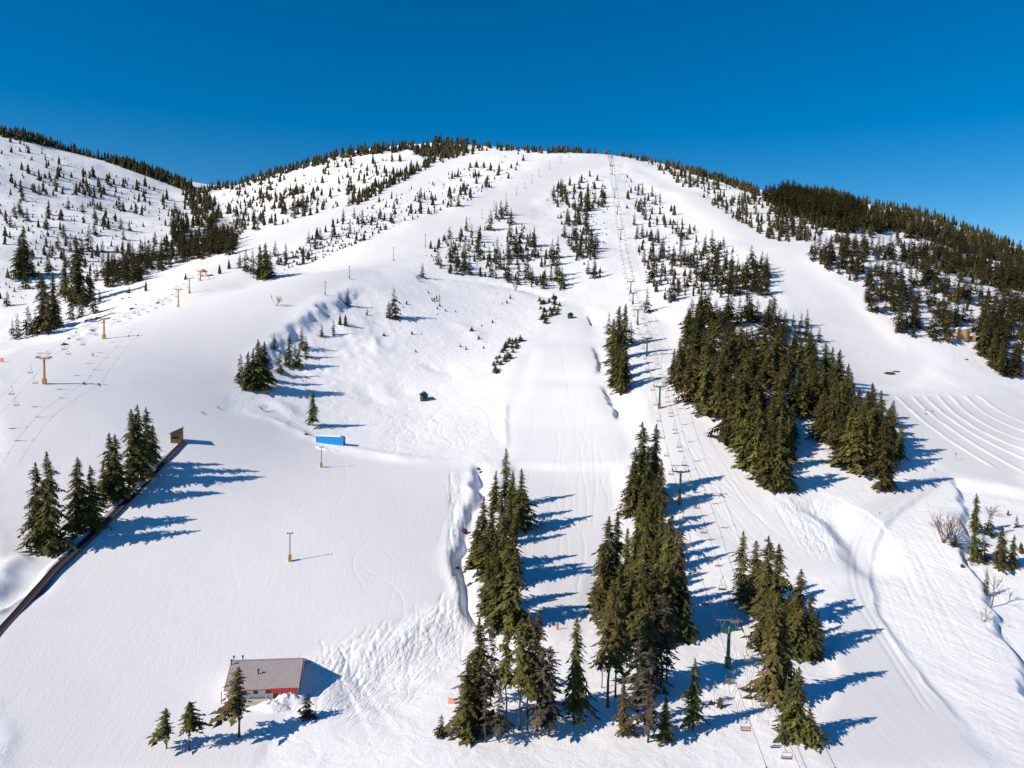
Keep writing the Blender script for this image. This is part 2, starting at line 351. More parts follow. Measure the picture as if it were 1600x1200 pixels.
def snow_material():
    m, t, b = new_mat('snow_ground')
    N, Lk = t.nodes, t.links
    def attr(n):
        a = N.new('ShaderNodeAttribute'); a.attribute_name = n; return a.outputs['Fac']
    geo = N.new('ShaderNodeNewGeometry')
    def mapping(theta, along):       # stretched along the ground direction theta
        mp = N.new('ShaderNodeMapping'); mp.vector_type = 'TEXTURE'; mp.inputs['Scale'].default_value = (1 / along, 1, 1); mp.inputs['Rotation'].default_value = (0, 0, theta)
        Lk.new(geo.outputs['Position'], mp.inputs['Vector']); return mp.outputs[0]
    def noise(vec, s, det=3, dist=0.0, rgh=.55):
        q = N.new('ShaderNodeTexNoise'); q.inputs['Scale'].default_value = s; q.inputs['Detail'].default_value = det; q.inputs['Distortion'].default_value = dist; q.inputs['Roughness'].default_value = rgh
        Lk.new(vec, q.inputs['Vector']); return q.outputs['Fac']
    def math_(op, a, c, clamp=False):
        q = N.new('ShaderNodeMath'); q.operation = op; q.use_clamp = clamp
        for i, k in enumerate((a, c)):
            if isinstance(k, (int, float)): q.inputs[i].default_value = k
            else: Lk.new(k, q.inputs[i])
        return q.outputs[0]
    g, tr, st, br = attr('groomed'), attr('tracked'), attr('streaked'), attr('lane')
    P1 = geo.outputs['Position']
    # groomed: faint machine passes down the fall line
    hgt_g = math_('MULTIPLY', noise(mapping(R(98), .05), .7, 3, .5, .7), .065)
    # wandering ski lines: narrow valleys of a stretched, distorted noise
    def lines(vec, s, width, dist):
        f = noise(vec, s, 0, dist, .4)
        a = math_('ABSOLUTE', math_('SUBTRACT', f, .5), 0)
        return math_('MINIMUM', math_('MULTIPLY', a, 1 / width), 1.0)
    l3 = lines(mapping(R(58), .13), .75, .07, .6)
    l4 = lines(mapping(R(78), .16), .55, .06, .9)
    chop = noise(mapping(R(66), .35), .8, 3, .8, .6)
    hgt_t = math_('ADD', math_('MULTIPLY', math_('MULTIPLY', l3, l4), .085), math_('MULTIPLY', chop, .16))
    # right-hand face: long raked streaks running down to the right
    stn = noise(mapping(R(-59), .07), .62, 3, .3)
    hgt_s = math_('MULTIPLY', stn, .26)
    # natural snow: soft wind relief
    nat = math_('MULTIPLY', noise(P1, .30, 4, .5), .38)
    inv = math_('SUBTRACT', 1.0, g)
    h = math_('ADD', math_('MULTIPLY', hgt_g, g), math_('MULTIPLY', nat, inv))
    h = math_('ADD', h, math_('MULTIPLY', hgt_t, tr)); h = math_('ADD', h, math_('MULTIPLY', hgt_s, st))
    h = math_('ADD', h, math_('MULTIPLY', noise(P1, 2.6, 3, 0, .65), .075))
    bp = N.new('ShaderNodeBump'); bp.inputs['Distance'].default_value = 1.0; bp.inputs['Strength'].default_value = .85
    Lk.new(h, bp.inputs['Height']); Lk.new(bp.outputs[0], b.inputs['Normal'])
    # older, denser worked snow; its grey also paints in weaker sun incidence
    mx = N.new('ShaderNodeMix'); mx.data_type = 'RGBA'
    mx.inputs['A'].default_value = (.90, .905, .92, 1); mx.inputs['B'].default_value = (.80, .80, .815, 1)
    fac = math_('MULTIPLY', g, math_('ADD', .55, math_('MULTIPLY', noise(P1, .035, 2, .5), .8)), True)
    Lk.new(fac, mx.inputs['Factor'])
    mx2 = N.new('ShaderNodeMix'); mx2.data_type = 'RGBA'; mx2.inputs['B'].default_value = (.74, .74, .75, 1)
    Lk.new(mx.outputs['Result'], mx2.inputs['A'])
    d1 = math_('MULTIPLY', math_('SUBTRACT', noise(P1, .09, 3, .8, .7), .56), 3.0, True)
    Lk.new(math_('MULTIPLY', d1, .5), mx2.inputs['Factor'])
    Lk.new(mx2.outputs['Result'], b.inputs['Base Color'])
    b.inputs['Roughness'].default_value = .75; b.inputs['Specular IOR Level'].default_value = .15
    return m
M_SNOW = snow_material()
def plain_snow():
    m, t, b = new_mat('settled_snow'); b.inputs['Base Color'].default_value = (.9, .905, .92, 1); b.inputs['Roughness'].default_value = .8; b.inputs['Specular IOR Level'].default_value = .15
    tc = t.nodes.new('ShaderNodeTexCoord'); no = t.nodes.new('ShaderNodeTexNoise'); no.inputs['Scale'].default_value = 1.5; t.links.new(tc.outputs['Object'], no.inputs['Vector'])
    bp = t.nodes.new('ShaderNodeBump'); bp.inputs['Distance'].default_value = .2; t.links.new(no.outputs['Fac'], bp.inputs['Height']); t.links.new(bp.outputs[0], b.inputs['Normal'])
    return m
M_SNOW2 = plain_snow()

# ------------------------------------------------------------------ the ground sheet
na, nr = Z.shape
V = np.stack([GX, GY, Z + ZC], -1).reshape(-1, 3)
ii = (np.arange(na - 1)[:, None] * nr + np.arange(nr - 1)[None]).ravel()
F = np.stack([ii, ii + 1, ii + nr + 1, ii + nr], -1)[:, ::-1]
me = mesh_np('snow_ground', V, F, [M_SNOW], True)
fattr(me, 'groomed', np.clip(gm, 0, 1)); fattr(me, 'tracked', np.clip(tm, 0, 1)); fattr(me, 'streaked', np.clip(sm, 0, 1)); fattr(me, 'lane', np.clip(hm, 0, 1))
if me.polygons[0].normal.z < 0: me.flip_normals()
ground = bpy.data.objects.new('snow_ground', me); col.objects.link(ground)
ground['kind'] = 'structure'; ground['label'] = 'snow covered ski mountain with groomed runs'

# ------------------------------------------------------------------ helpers for things
class Geo:
    def __init__(s): s.v, s.f, s.m = [], [], []
    def add(s, vs_, fs, mi=0):
        o = len(s.v); s.v += [tuple(p) for p in vs_]; s.f += [tuple(i + o for i in f) for f in fs]; s.m += [mi] * len(fs); return s
    def box(s, c, d, rz=0.0, mi=0, tilt=0.0):
        Mx = Matrix.Translation(c) @ Matrix.Rotation(rz, 4, 'Z') @ Matrix.Rotation(tilt, 4, 'X')
        x, y, z = d[0] / 2, d[1] / 2, d[2] / 2
        p = [Mx @ Vector(q) for q in ((-x,-y,-z),(x,-y,-z),(x,y,-z),(-x,y,-z),(-x,-y,z),(x,-y,z),(x,y,z),(-x,y,z))]
        return s.add(p, [(0,3,2,1),(4,5,6,7),(0,1,5,4),(1,2,6,5),(2,3,7,6),(3,0,4,7)], mi)
    def tube(s, pts, rad, k=8, mi=0, cap=True):
        pts = [Vector(p) for p in pts]
        if not hasattr(rad, '__len__'): rad = [rad] * len(pts)
        vs_, fs = [], []
        up0 = None
        for i, p in enumerate(pts):
            tdir = (pts[min(i + 1, len(pts) - 1)] - pts[max(i - 1, 0)]).normalized()
            a = Vector((0, 0, 1)) if abs(tdir.z) < .9 else Vector((1, 0, 0))
            if up0 is None: up0 = a
            e1 = tdir.cross(up0).normalized(); e2 = tdir.cross(e1).normalized()
            for j in range(k):
                an = 2 * math.pi * j / k; vs_.append(p + (e1 * math.cos(an) + e2 * math.sin(an)) * rad[i])
        for i in range(len(pts) - 1):
            for j in range(k): fs.append((i * k + j, i * k + (j + 1) % k, (i + 1) * k + (j + 1) % k, (i + 1) * k + j))
        if cap: fs += [tuple(range(k))[::-1], tuple((len(pts) - 1) * k + j for j in range(k))]
        return s.add(vs_, fs, mi)
    def prism(s, prof, y0, y1, mi=0):      # profile in x,z pulled along y
        k = len(prof)
        vs_ = [(x, y0, z) for x, z in prof] + [(x, y1, z) for x, z in prof]
        fs = [tuple(range(k)), tuple(range(2 * k - 1, k - 1, -1))] + [(i, k + i, k + (i + 1) % k, (i + 1) % k) for i in range(k)]
        return s.add(vs_, fs, mi)
    def mesh(s, name, mats, smooth_=False):
        me_ = bpy.data.meshes.new(name); me_.from_pydata(s.v, [], s.f)
        for m in mats: me_.materials.append(m)
        for p, mi in zip(me_.polygons, s.m): p.material_index = mi; p.use_smooth = smooth_
        me_.update(); return me_
def obj(name, data, parent=None, loc=None, rz=None):
    o = bpy.data.objects.new(name, data); col.objects.link(o)
    if parent: o.parent = parent
    if loc is not None: o.location = loc
    if rz is not None: o.rotation_euler = (0, 0, rz)
    return o
def part(geo, name, mats, parent, smooth_=False):
    return obj(name, geo.mesh(name, mats if isinstance(mats, list) else [mats], smooth_), parent)
def tag(o, label, cat, group=None):
    o['label'] = label; o['category'] = cat
    if group: o['group'] = group
    return o
def thing(name, label, cat, loc, rz=0.0, group=None):
    return tag(obj(name, None, None, loc, rz), label, cat, group)
def copy_tree(o, parent=None):
    c = o.copy(); col.objects.link(c); c.parent = parent
    for ch in list(o.children): copy_tree(ch, c)
    return c
ORD = ['first','second','third','fourth','fifth','sixth','seventh','eighth','ninth','tenth','eleventh','twelfth','thirteenth','fourteenth','fifteenth','sixteenth','seventeenth','eighteenth','nineteenth','twentieth']
def ordn(i):
    if i < 20: return ORD[i]
    tens = {2:'twenty',3:'thirty',4:'forty',5:'fifty',6:'sixty',7:'seventy',8:'eighty',9:'ninety'}
    tens_o = {3:'thirtieth',4:'fortieth',5:'fiftieth',6:'sixtieth',7:'seventieth',8:'eightieth',9:'ninetieth'}
    k = i + 1
    return tens_o[k // 10] if k % 10 == 0 else tens[k // 10] + '-' + ORD[k % 10 - 1]

# ------------------------------------------------------------------ trees
def foliage(name, c1, c2, dead):
    m, t, b = new_mat(name); N, Lk = t.nodes, t.links
    at = N.new('ShaderNodeAttribute'); at.attribute_name = 'tint'
    oi = N.new('ShaderNodeObjectInfo')
    mx = N.new('ShaderNodeMix'); mx.data_type = 'RGBA'; mx.inputs['A'].default_value = (*c1, 1); mx.inputs['B'].default_value = (*c2, 1)
    Lk.new(at.outputs['Fac'], mx.inputs['Factor'])
    m2 = N.new('ShaderNodeMix'); m2.data_type = 'RGBA'; m2.inputs['B'].default_value = (*dead, 1)
    mm = N.new('ShaderNodeMath'); mm.operation = 'MULTIPLY'; mm.inputs[1].default_value = .55
    Lk.new(oi.outputs['Random'], mm.inputs[0]); Lk.new(mm.outputs[0], m2.inputs['Factor']); Lk.new(mx.outputs['Result'], m2.inputs['A'])
    hv = N.new('ShaderNodeHueSaturation'); Lk.new(m2.outputs['Result'], hv.inputs['Color'])
    def rnd(k, lo, hi):      # per-tree hue and value
        a = N.new('ShaderNodeMath'); a.operation = 'MULTIPLY'; a.inputs[1].default_value = k; Lk.new(oi.outputs['Random'], a.inputs[0])
        f = N.new('ShaderNodeMath'); f.operation = 'FRACT'; Lk.new(a.outputs[0], f.inputs[0])
        r_ = N.new('ShaderNodeMapRange'); r_.inputs['To Min'].default_value = lo; r_.inputs['To Max'].default_value = hi; Lk.new(f.outputs[0], r_.inputs['Value']); return r_.outputs[0]
    Lk.new(rnd(7.13, .475, .53), hv.inputs['Hue']); Lk.new(rnd(13.7, .7, 1.35), hv.inputs['Value'])
    Lk.new(hv.outputs[0], b.inputs['Base Color'])
    b.inputs['Roughness'].default_value = .7; b.inputs['Specular IOR Level'].default_value = .2
    return m
M_FOL = foliage('conifer_needles', (.034, .038, .011), (.195, .178, .046), (.105, .080, .028))
M_FOLD = foliage('dead_conifer_twigs', (.055, .045, .032), (.14, .115, .085), (.09, .075, .055))
M_BARK = flat('conifer_bark', (.075, .058, .045), .9, 0, .35, 2.0)
M_TWIG = flat('bare_twigs', (.16, .11, .085), .85, 0, .3, 2.0)

def crown_arrays(seed, nb, segs, rad, base, droop, power, fill, hang=True, lop=0.0):
    """needle-clad boughs around a stem of height 1; every bough a drooping spine edged with ragged sprays"""
    g = np.random.default_rng(seed)
    vs_, tr, ti = [], [], []
    ph = g.random() * 6.28
    irr = 1 + .30 * np.clip(g.normal(size=(14, 5)), -1.8, 1.8)
    for i in range(nb):
        s = (i + g.random()) / nb
        t_ = base + (1 - base) * (1 - (1 - s) ** 1.12)
        if g.random() > fill: continue
        an = ph + i * 2.39996 + g.normal() * .35
        side = 1 + lop * math.cos(an - 1.0)
        prof = (1 - t_) / (1 - base)
        Lb = rad * (prof ** power) * (0.48 + .78 * g.random() ** 1.3) * side + .010
        Lb *= irr[min(13, int(t_ * 14)), int((an % 6.2832) / 6.2832 * 5) % 5]
        if t_ < base + .08: Lb *= .72
        if t_ > .97: Lb = .012
        out = np.array([math.cos(an), math.sin(an), 0]); lat = np.array([-math.sin(an), math.cos(an), 0])
        z0 = t_ + .02 * g.normal() * (1 - t_)
        rise = .28 * (t_ > .75) + .10 + .1 * g.normal()
        pts = []
        for k in range(segs + 1):
            q = k / segs
            pts.append(out * (Lb * (.06 + .94 * q)) + np.array([0, 0, z0 + Lb * (rise * q - droop * q * q)]) + lat * (Lb * .10 * g.normal() * q))
        tint = float(np.clip(g.normal(.36, .30), 0, 1))
        for k in range(segs):
            a, b_ = pts[k], pts[k + 1]; q = (k + .5) / segs
            wd = Lb * (.40 - .26 * q) * (.55 + .9 * g.random()) + .005
            for sg in (-1, 1):
                tip = (a + b_) / 2 + lat * sg * wd + out * wd * .45 + np.array([0, 0, -wd * (.30 + .35 * g.random()) + wd * .25 * g.normal()])
                o = len(vs_); vs_ += [a, b_ + out * wd * .15, tip]; tr.append((o, o + 1, o + 2)); tt = float(np.clip(tint + .14 * g.normal(), 0, 1)); ti += [tt, tt, min(1, tt + .25 * q)]
            if hang:
                tip = (a + b_) / 2 + out * wd * .2 + lat * wd * .3 * g.normal() + np.array([0, 0, -wd * (.75 + .4 * g.random())])
                o = len(vs_); vs_ += [a, tip, b_]; tr.append((o, o + 1, o + 2)); tt = max(0, tint - .2); ti += [tt, tt, tt]
        # bough tip
        e = pts[-1]; o = len(vs_); wd = Lb * .16 + .004
        vs_ += [e - lat * wd, e + lat * wd, e + out * wd * 2.0 + np.array([0, 0, -wd * .8])]; tr.append((o, o + 1, o + 2)); ti += [tint, tint, min(1, tint + .3)]
    # leader
    for j in range(3):
        an = j * 2.1; o = len(vs_); vs_ += [np.array([math.cos(an) * .012, math.sin(an) * .012, .955]), np.array([math.cos(an + 2.1) * .012, math.sin(an + 2.1) * .012, .955]), np.array([0, 0, 1.012])]
        tr.append((o, o + 1, o + 2)); ti += [.5, .5, .6]
    return np.array(vs_, np.float32), np.array(tr, np.int32), np.array(ti, np.float32)
def trunk_mesh(name, top, r0, mat, seed):
    g = np.random.default_rng(seed); G = Geo()
    k = 7; pts = [(0.006 * g.normal() * (i > 0), 0.006 * g.normal() * (i > 0), -0.05 + (top + .05) * i / k) for i in range(k + 1)]
    G.tube(pts, [r0 * (1 - .93 * i / k) for i in range(k + 1)], 6)
    return G.mesh(name, [mat], True)
def crown_mesh(name, arr, mat):
    me_ = mesh_np(name, arr[0], arr[1], [mat]); fattr(me_, 'tint', arr[2]); return me_
#            nb segs rad base droop power fill
KINDS_ = {
 'full':  [crown_arrays(100 + i, 300, 6, (.18, .15, .20, .165, .14, .19, .155)[i], (.03, .10, .02, .06, .14, .04, .08)[i], (.50, .6, .4, .55, .62, .42, .5)[i], (.80, .7, .85, .66, .74, .9, .62)[i], (.95, .88, .96, .9, .82, .93, .86)[i], True, .2) for i in range(7)],
 'slim':  [crown_arrays(200 + i, 240, 5, .115 + .015 * (i % 2), .10, .60, .62, .88, True, .2) for i in range(4)],
 'bare':  [crown_arrays(300 + i, 190, 5, .125, .34 + .1 * (i % 2), .55, .60, .80, True, .3) for i in range(3)],
 'dead':  [crown_arrays(400 + i, 190, 4, .085 + .03 * (i % 2), .16, .45, .55, .62, False, .2) for i in range(2)],
 'bushy': [crown_arrays(500 + i, 180, 4, .30, .02, .38, .66, .95, True, .2) for i in range(3)],
}
TM, CMs = {}, {}
for k_, lst in KINDS_.items():
    CMs[k_] = [crown_mesh('crown', a_, M_FOLD if k_ == 'dead' else M_FOL) for a_ in lst]
    TM[k_] = trunk_mesh('trunk', .97, {'full': .016, 'slim': .013, 'bare': .012, 'dead': .011, 'bushy': .02}[k_], M_BARK, 7)
def tier_arrays(seed, tiers, pts, rad):
    """small far conifer: ragged drooping skirts of boughs stacked on one another"""
    g = np.random.default_rng(seed); vs_, tr, ti = [], [], []
    lean = g.normal(size=2) * .03
    for k in range(tiers):
        f = k / tiers; zt = .16 + .84 * (f + 1.05 / tiers) ** .92; zb = max(0.0, .02 + .90 * f - .03)
        zt = min(zt + .10 * (1 - f), 1.0)
        r = rad * (1 - f * .93) ** .85 * g.uniform(.8, 1.15); ph = g.random() * 6.28; tk = g.normal(.42, .16)
        ap = len(vs_); vs_.append((lean[0] * zt, lean[1] * zt, zt)); ti.append(np.clip(tk, 0, 1))
        rim = len(vs_)
        for j in range(pts * 2):
            a_ = ph + 3.14159 * j / pts; rj = r * (g.uniform(.85, 1.3) if j % 2 == 0 else g.uniform(.35, .65)); zj = zb + (0 if j % 2 == 0 else .05) + g.normal() * .02
            vs_.append((math.cos(a_) * rj + lean[0] * zb, math.sin(a_) * rj + lean[1] * zb, max(zj, -.02))); ti.append(np.clip(tk + g.normal() * .25, 0, 1))
        for j in range(pts * 2): tr.append((ap, rim + j, rim + (j + 1) % (pts * 2)))
    return np.array(vs_, np.float32), np.array(tr, np.int32), np.array(ti, np.float32)
MID = [crown_arrays(900 + i, 95, 3, .20 + .03 * (i % 3), .02, .45, .75, .97, True, .15) for i in range(6)]
LOW = [tier_arrays(920 + i, 6, 5, .20 + .03 * (i % 3)) for i in range(8)]
LOWER = [tier_arrays(950 + i, 4, 4, .21 + .03 * (i % 3)) for i in range(8)]

POW = 1.7
TREES = []      # u, v_base, height(m), kind, region, ordered
def by_px(lst, region, kind='full'):
    us = np.array([p[0] for p in lst], float); vb = np.array([p[1] for p in lst], float); vt = np.array([p[2] for p in lst], float)
    x, y, z = hits(us, vb); dp = depth_of(np.stack([x, y, z + ZC], -1))
    for i, p in enumerate(lst):
        h = (vb[i] - vt[i]) * dp[i] / FPX * 1.03
        TREES.append(dict(x=x[i], y=y[i], z=z[i] + ZC, h=h, hpx=vb[i] - vt[i], kind=(p[3] if len(p) > 3 else kind), region=region, u=p[0], wide=(p[4] if len(p) > 4 else 1.0)))
def by_area(poly, cnt, h0, h1, region, mind=3.0, kinds=('full',), clump=0.0, wl=25.0, seed=1, wide=1.0):
    g = np.random.default_rng(seed * 977 + cnt)
    pl = np.array(poly, float); lo, hi = pl.min(0), pl.max(0)
    got = []; guard = 0
    while len(got) < cnt and guard < 60:
        guard += 1
        q = lo + g.random((cnt * 3, 2)) * (hi - lo)
        q = q[inside(pl, q[:, 0], q[:, 1])]
        if not len(q): continue
        x, y, z = hits(q[:, 0], q[:, 1])
        if clump:
            keep = g.random(len(q)) < np.clip(.5 + clump * (.7 * vnoise(x, y, wl, 21) + .5 * vnoise(x, y, wl * .4, 22)), .02, 1)
        else: keep = np.ones(len(q), bool)
        for j in np.nonzero(keep)[0]:
            if len(got) >= cnt: break
            if all((x[j] - a[0]) ** 2 + (y[j] - a[1]) ** 2 > mind * mind for a in got[-400:]):
                got.append((x[j], y[j], z[j], q[j, 0]))
    for (x, y, z, u) in got:
        h = h0 + (h1 - h0) * g.random() ** POW
        dp = float(depth_of((x, y, z + ZC)))
        TREES.append(dict(x=x, y=y, z=z + ZC, h=h, hpx=h * FPX / dp, kind=kinds[int(g.integers(len(kinds)))], region=region, u=u, wide=wide))

# --- trees one can pick out singly
by_px([(58,858,724),(76,862,708),(123,834,716),(142,822,728),(162,794,720,'slim'),(172,782,678,'full'),(181,782,680),(206,756,641),(216,750,634),(229,737,638),(239,724,664)], 'conveyor')
by_px([(373,1152,1041,'bare',1.5),(260,1170,1105,'bare',1.4),(296,1172,1095,'bare',1.5),(481,1121,1080,'bare',1.5)], 'lodge')
by_px([(789,790,701,'slim',1.2),(774,795,735),(800,812,736),(813,826,733),(796,838,762),(782,850,770),(754,888,776),(746,893,806),(768,902,790),(785,908,800),(801,912,806),(772,950,848),(790,974,850),(803,984,858),(776,978,866),(761,962,872)], 'creek')
by_px([(746,1135,964),(767,1100,985,'dead'),(730,1150,1030,'full'),(790,1135,980,'bare'),(812,1140,965,'bare'),(824,1140,958,'bare'),(838,1142,952,'bare'),(857,1150,1009,'dead',1.4),(846,1150,1015,'dead',1.3),(780,1160,1060,'dead'),(690,1150,1112,'bushy'),(758,1160,1030,'dead')], 'front_left')
by_px([(897,1132,962,'full',.85),(950,1105,925,'bare',1.2),(962,1090,935,'bare',1.2),(940,1075,985,'bare'),(1010,1075,932,'full',.8),(1032,1072,927,'dead',1.2),(1041,1066,940,'bare'),(972,1150,1060),(1012,1160,1012,'dead',1.5),(995,1130,1000,'dead'),(1038,1155,1085),(1082,1140,1027),(1068,997,900,'full'),(1110,1101,1092,'bushy'),(1125,1105,1086,'bushy')], 'front_mid')
by_px([(1000,782,661),(1022,776,664),(990,792,700),(1010,802,698),(1031,802,718),(986,806,722),(1006,832,742),(1022,842,750),(1012,872,782),(1031,882,790),(1046,892,802),(997,850,770),
       (961,932,800),(948,942,808),(977,952,826),(991,962,822),(1006,972,830),(1021,978,838),(1039,982,812),(1056,988,820),(1062,970,860),(938,965,852),(966,990,880),(985,1000,890),(1046,1000,880),(1000,1010,880),(1025,1005,875),(955,1010,905)], 'lift_wood')
by_px([(1157,945,830,'slim',1.3),(1177,952,845,'slim',1.3),(1195,978,838),(1211,988,850),(1191,1012,892),(1206,1097,928),(1219,1092,948,'full'),(1246,1021,889),(1229,1016,925),(1262,1026,925),(1276,1018,955),(1241,1024,930),(1243,1158,1040),(1226,1155,1058),(1263,1162,1104,'bushy')], 'road_wood')
by_px([(1522,834,771),(1546,838,790),(1520,878,818,'full',1.2),(1535,876,828),(1562,886,822,'full',1.2),(1582,886,835),(1588,824,802),(1596,864,845,'bushy'),(1491,853,832,'bushy'),(1540,926,885,'slim'),(1575,805,796,'bushy')], 'far_right')
by_px([(951,522,487),(958,548,498),(966,562,480),(976,542,476),(985,536,500),(963,582,520),(972,592,528),(964,614,545),(976,612,540),(969,618,560),(958,600,550)], 'midlift')
by_px([(1011,489,450,'full'),(1017,442,402,'full'),(1047,471,437,'full'),(1025,456,438)], 'upper_lift')
by_px([(376,601,553),(388,606,550),(396,608,545),(403,606,532),(413,605,535),(408,590,540)], 'bowl_left')
by_px([(429,546,518,'slim'),(437,584,546),(446,572,545),(452,572,522,'slim'),(461,574,537),(467,574,536),(471,546,510,'slim'),(478,558,524,'slim'),(480,543,535,'bushy'),(503,526,505),(521,523,499,'slim'),(531,507,489),(540,509,490),(543,478,450)], 'bowl_rim')
by_px([(615,497,450,'slim',1.3),(607,497,470)], 'bowl_pair')
by_px([(489,665,611,'full')], 'container_tree')
by_px([(660,434,411)], 'bowl_single')
by_px([(28,530,490),(20,525,498),(45,523,478),(56,523,483),(68,517,433),(76,521,470),(84,511,428),(90,506,470),(102,470,406),(112,498,468),(120,475,372),(126,496,464),(132,480,440),(141,470,420),(147,490,455),(156,472,450),(38,430,355),(32,436,370),(12,478,455),(140,393,350),(152,398,380),(68,300,282)], 'left_valley')
by_px([(406,434,383),(415,436,381),(422,432,392),(395,428,390),(384,424,388),(375,418,395),(430,400,375)], 'run_clump')
by_px([(290,437,426),(228,455,437),(202,458,447),(343,428,412),(358,420,404)], 'left_station')
by_px([(1215,769,660),(1228,766,680),(1200,764,655),(1183,742,640,'full'),(1170,728,625),(1152,706,590),(1135,690,585),(1376,768,652),(1388,764,690),(1392,712,627,'slim',1.4),(1405,726,658),(1356,738,640),(1341,738,648),(1326,732,640),(1312,724,640),(1300,700,610),(1285,690,610),(1120,655,560),(1100,645,545),(1080,628,530),(1062,610,540),(1052,600,545)], 'stand_edge')
# --- the dense stand right of the chairlift
by_area([(1062,525),(1050,596),(1100,640),(1140,686),(1168,722),(1195,755),(1235,752),(1246,688),(1236,660),(1310,690),(1340,725),(1380,750),(1402,712),(1385,668),(1330,622),(1290,588),(1245,540),(1210,500),(1130,484),(1072,496)], 215, 12, 19, 'stand', 2.3, ('full','full','full','slim'), 0, 25, 2, 1.32)
# --- slopes behind
by_area([(1235,505),(1262,500),(1290,550),(1275,562)], 9, 6, 11, 'stand_fringe', 4, ('full',), 0, 20, 3)
by_area([(1335,440),(1420,455),(1535,510),(1530,540),(1480,536),(1425,532),(1365,500)], 62, 10, 19, 'right_hill', 3.6, ('full',), .6, 30, 4)
by_area([(1532,500),(1600,500),(1600,600),(1560,590),(1530,545)], 48, 12, 20, 'right_hill', 3.0, ('full',), 0, 30, 5)
by_area([(1250,392),(1320,375),(1400,400),(1470,430),(1420,460),(1340,445),(1290,420)], 110, 6, 18, 'right_hill', 4.0, ('full',), .8, 30, 6)
by_area([(1400,380),(1600,450),(1600,500),(1520,490),(1430,450)], 150, 7, 17, 'right_hill', 4.0, ('full',), 1.3, 30, 7)
by_area([(1330,324),(1600,398),(1600,460),(1480,420),(1380,380),(1310,350)], 430, 8, 16, 'far_right_hill', 3.4, ('full',), 2.4, 38, 8, 1.1)
by_area([(1192,312),(1250,302),(1300,305),(1332,318),(1345,338),(1300,352),(1240,338)], 520, 15, 21, 'far_right_hill', 4.0, ('full',), 0, 40, 9, 1.1)
by_area([(1195,322),(1330,322),(1420,345),(1400,364),(1320,366),(1270,352),(1225,346)], 190, 9, 18, 'far_right_hill', 3.5, ('full',), .9, 30, 58)
by_area([(1330,306),(1420,326),(1510,352),(1600,382),(1600,402),(1500,376),(1400,347),(1330,326)], 210, 10, 16, 'far_right_hill', 3.0, ('full',), 0, 40, 10)
by_area([(1012,255),(1100,276),(1190,312),(1290,358),(1275,378),(1210,378),(1130,333),(1060,288)], 290, 4, 13, 'ridge_right', 3.5, ('full',), .8, 40, 11)
by_area([(1040,254),(1100,271),(1195,305),(1195,310),(1100,278),(1040,260)], 110, 8, 12, 'ridge_right', 2.5, ('full',), 0, 40, 12)
by_area([(975,272),(1003,290),(1100,372),(1200,420),(1208,460),(1140,470),(1090,462),(1040,470),(1005,430),(992,370),(978,320)], 200, 3, 15, 'lift_right', 4.0, ('full','full','slim'), .7, 30, 13)
by_area([(1060,400),(1200,420),(1208,462),(1100,462)], 60, 8, 17, 'lift_right', 4.0, ('full',), .5, 30, 14)
by_area([(850,315),(875,290),(925,272),(945,285),(950,320),(920,332),(870,325)], 85, 3, 15, 'lift_left', 3.2, ('full',), .8, 22, 15)
by_area([(868,335),(915,330),(930,380),(945,420),(935,440),(905,420),(880,370)], 66, 4, 16, 'lift_left', 3.5, ('full',), .8, 22, 16)
by_area([(650,400),(690,375),(745,355),(795,328),(830,382),(880,405),(882,455),(830,452),(745,432),(690,428)], 150, 4, 19, 'mid_clump', 3.4, ('full','full','slim'), .9, 26, 17)
by_area([(842,470),(868,462),(880,480),(860,512),(846,505)], 26, 2, 4.5, 'shrub', 1.2, ('bushy',), 0, 20, 18)
by_area([(800,530),(815,528),(790,588),(768,590),(772,560)], 26, 2, 4.2, 'shrub', 1.2, ('bushy',), 0, 20, 19)
by_area([(668,458),(690,460),(686,474),(674,472)], 10, 1.5, 2.6, 'shrub', 1.0, ('bushy',), 0, 20, 20)
by_area([(430,412),(520,352),(620,302),(720,266),(790,244),(830,236),(800,276),(720,322),(620,352),(520,398),(440,428)], 220, 2.5, 13, 'between_runs', 3.5, ('full',), .9, 40, 21)
by_area([(430,405),(480,385),(540,365),(560,380),(500,405),(440,425)], 60, 1.5, 3.5, 'between_runs', 2.5, ('bushy',), .5, 30, 22)
by_area([(350,296),(470,258),(620,238),(700,240),(610,288),(480,322),(400,350),(360,338)], 230, 4, 15, 'left_ridge', 4.0, ('full',), .9, 45, 23)
by_area([(540,318),(600,285),(660,255),(720,236),(735,240),(670,262),(610,296),(550,325)], 120, 7, 14, 'left_ridge', 2.6, ('full',), 0, 40, 24)
by_area([(645,236),(690,218),(745,226),(740,244),(690,248),(650,246)], 120, 10, 15, 'left_ridge', 3.0, ('full',), 0, 40, 25)
by_area([(515,243),(560,236),(650,228),(650,236),(560,244),(515,252)], 70, 11, 17, 'left_ridge', 3.0, ('full',), 0, 40, 26)
by_area([(300,300),(400,276),(515,245),(515,254),(400,286),(300,308)], 150, 8, 14, 'left_ridge', 2.6, ('full',), 0, 40, 27)
by_area([(745,226),(800,230),(860,237),(860,241),(800,236),(745,236)], 50, 7, 12, 'left_ridge', 3.0, ('full',), 0, 40, 28)
by_area([(862,236),(935,237),(935,239),(862,240)], 34, 8, 12, 'left_ridge', 2.5, ('full',), 0, 40, 29)
by_area([(962,239),(1010,248),(1040,256),(1010,254),(962,243)], 30, 6, 10, 'ridge_right', 2.5, ('full',), 0, 40, 30)
by_area([(0,203),(60,216),(150,238),(230,266),(300,292),(300,302),(230,276),(150,248),(60,226),(0,214)], 330, 11, 17, 'left_hill', 2.8, ('full',), 0, 40, 31)
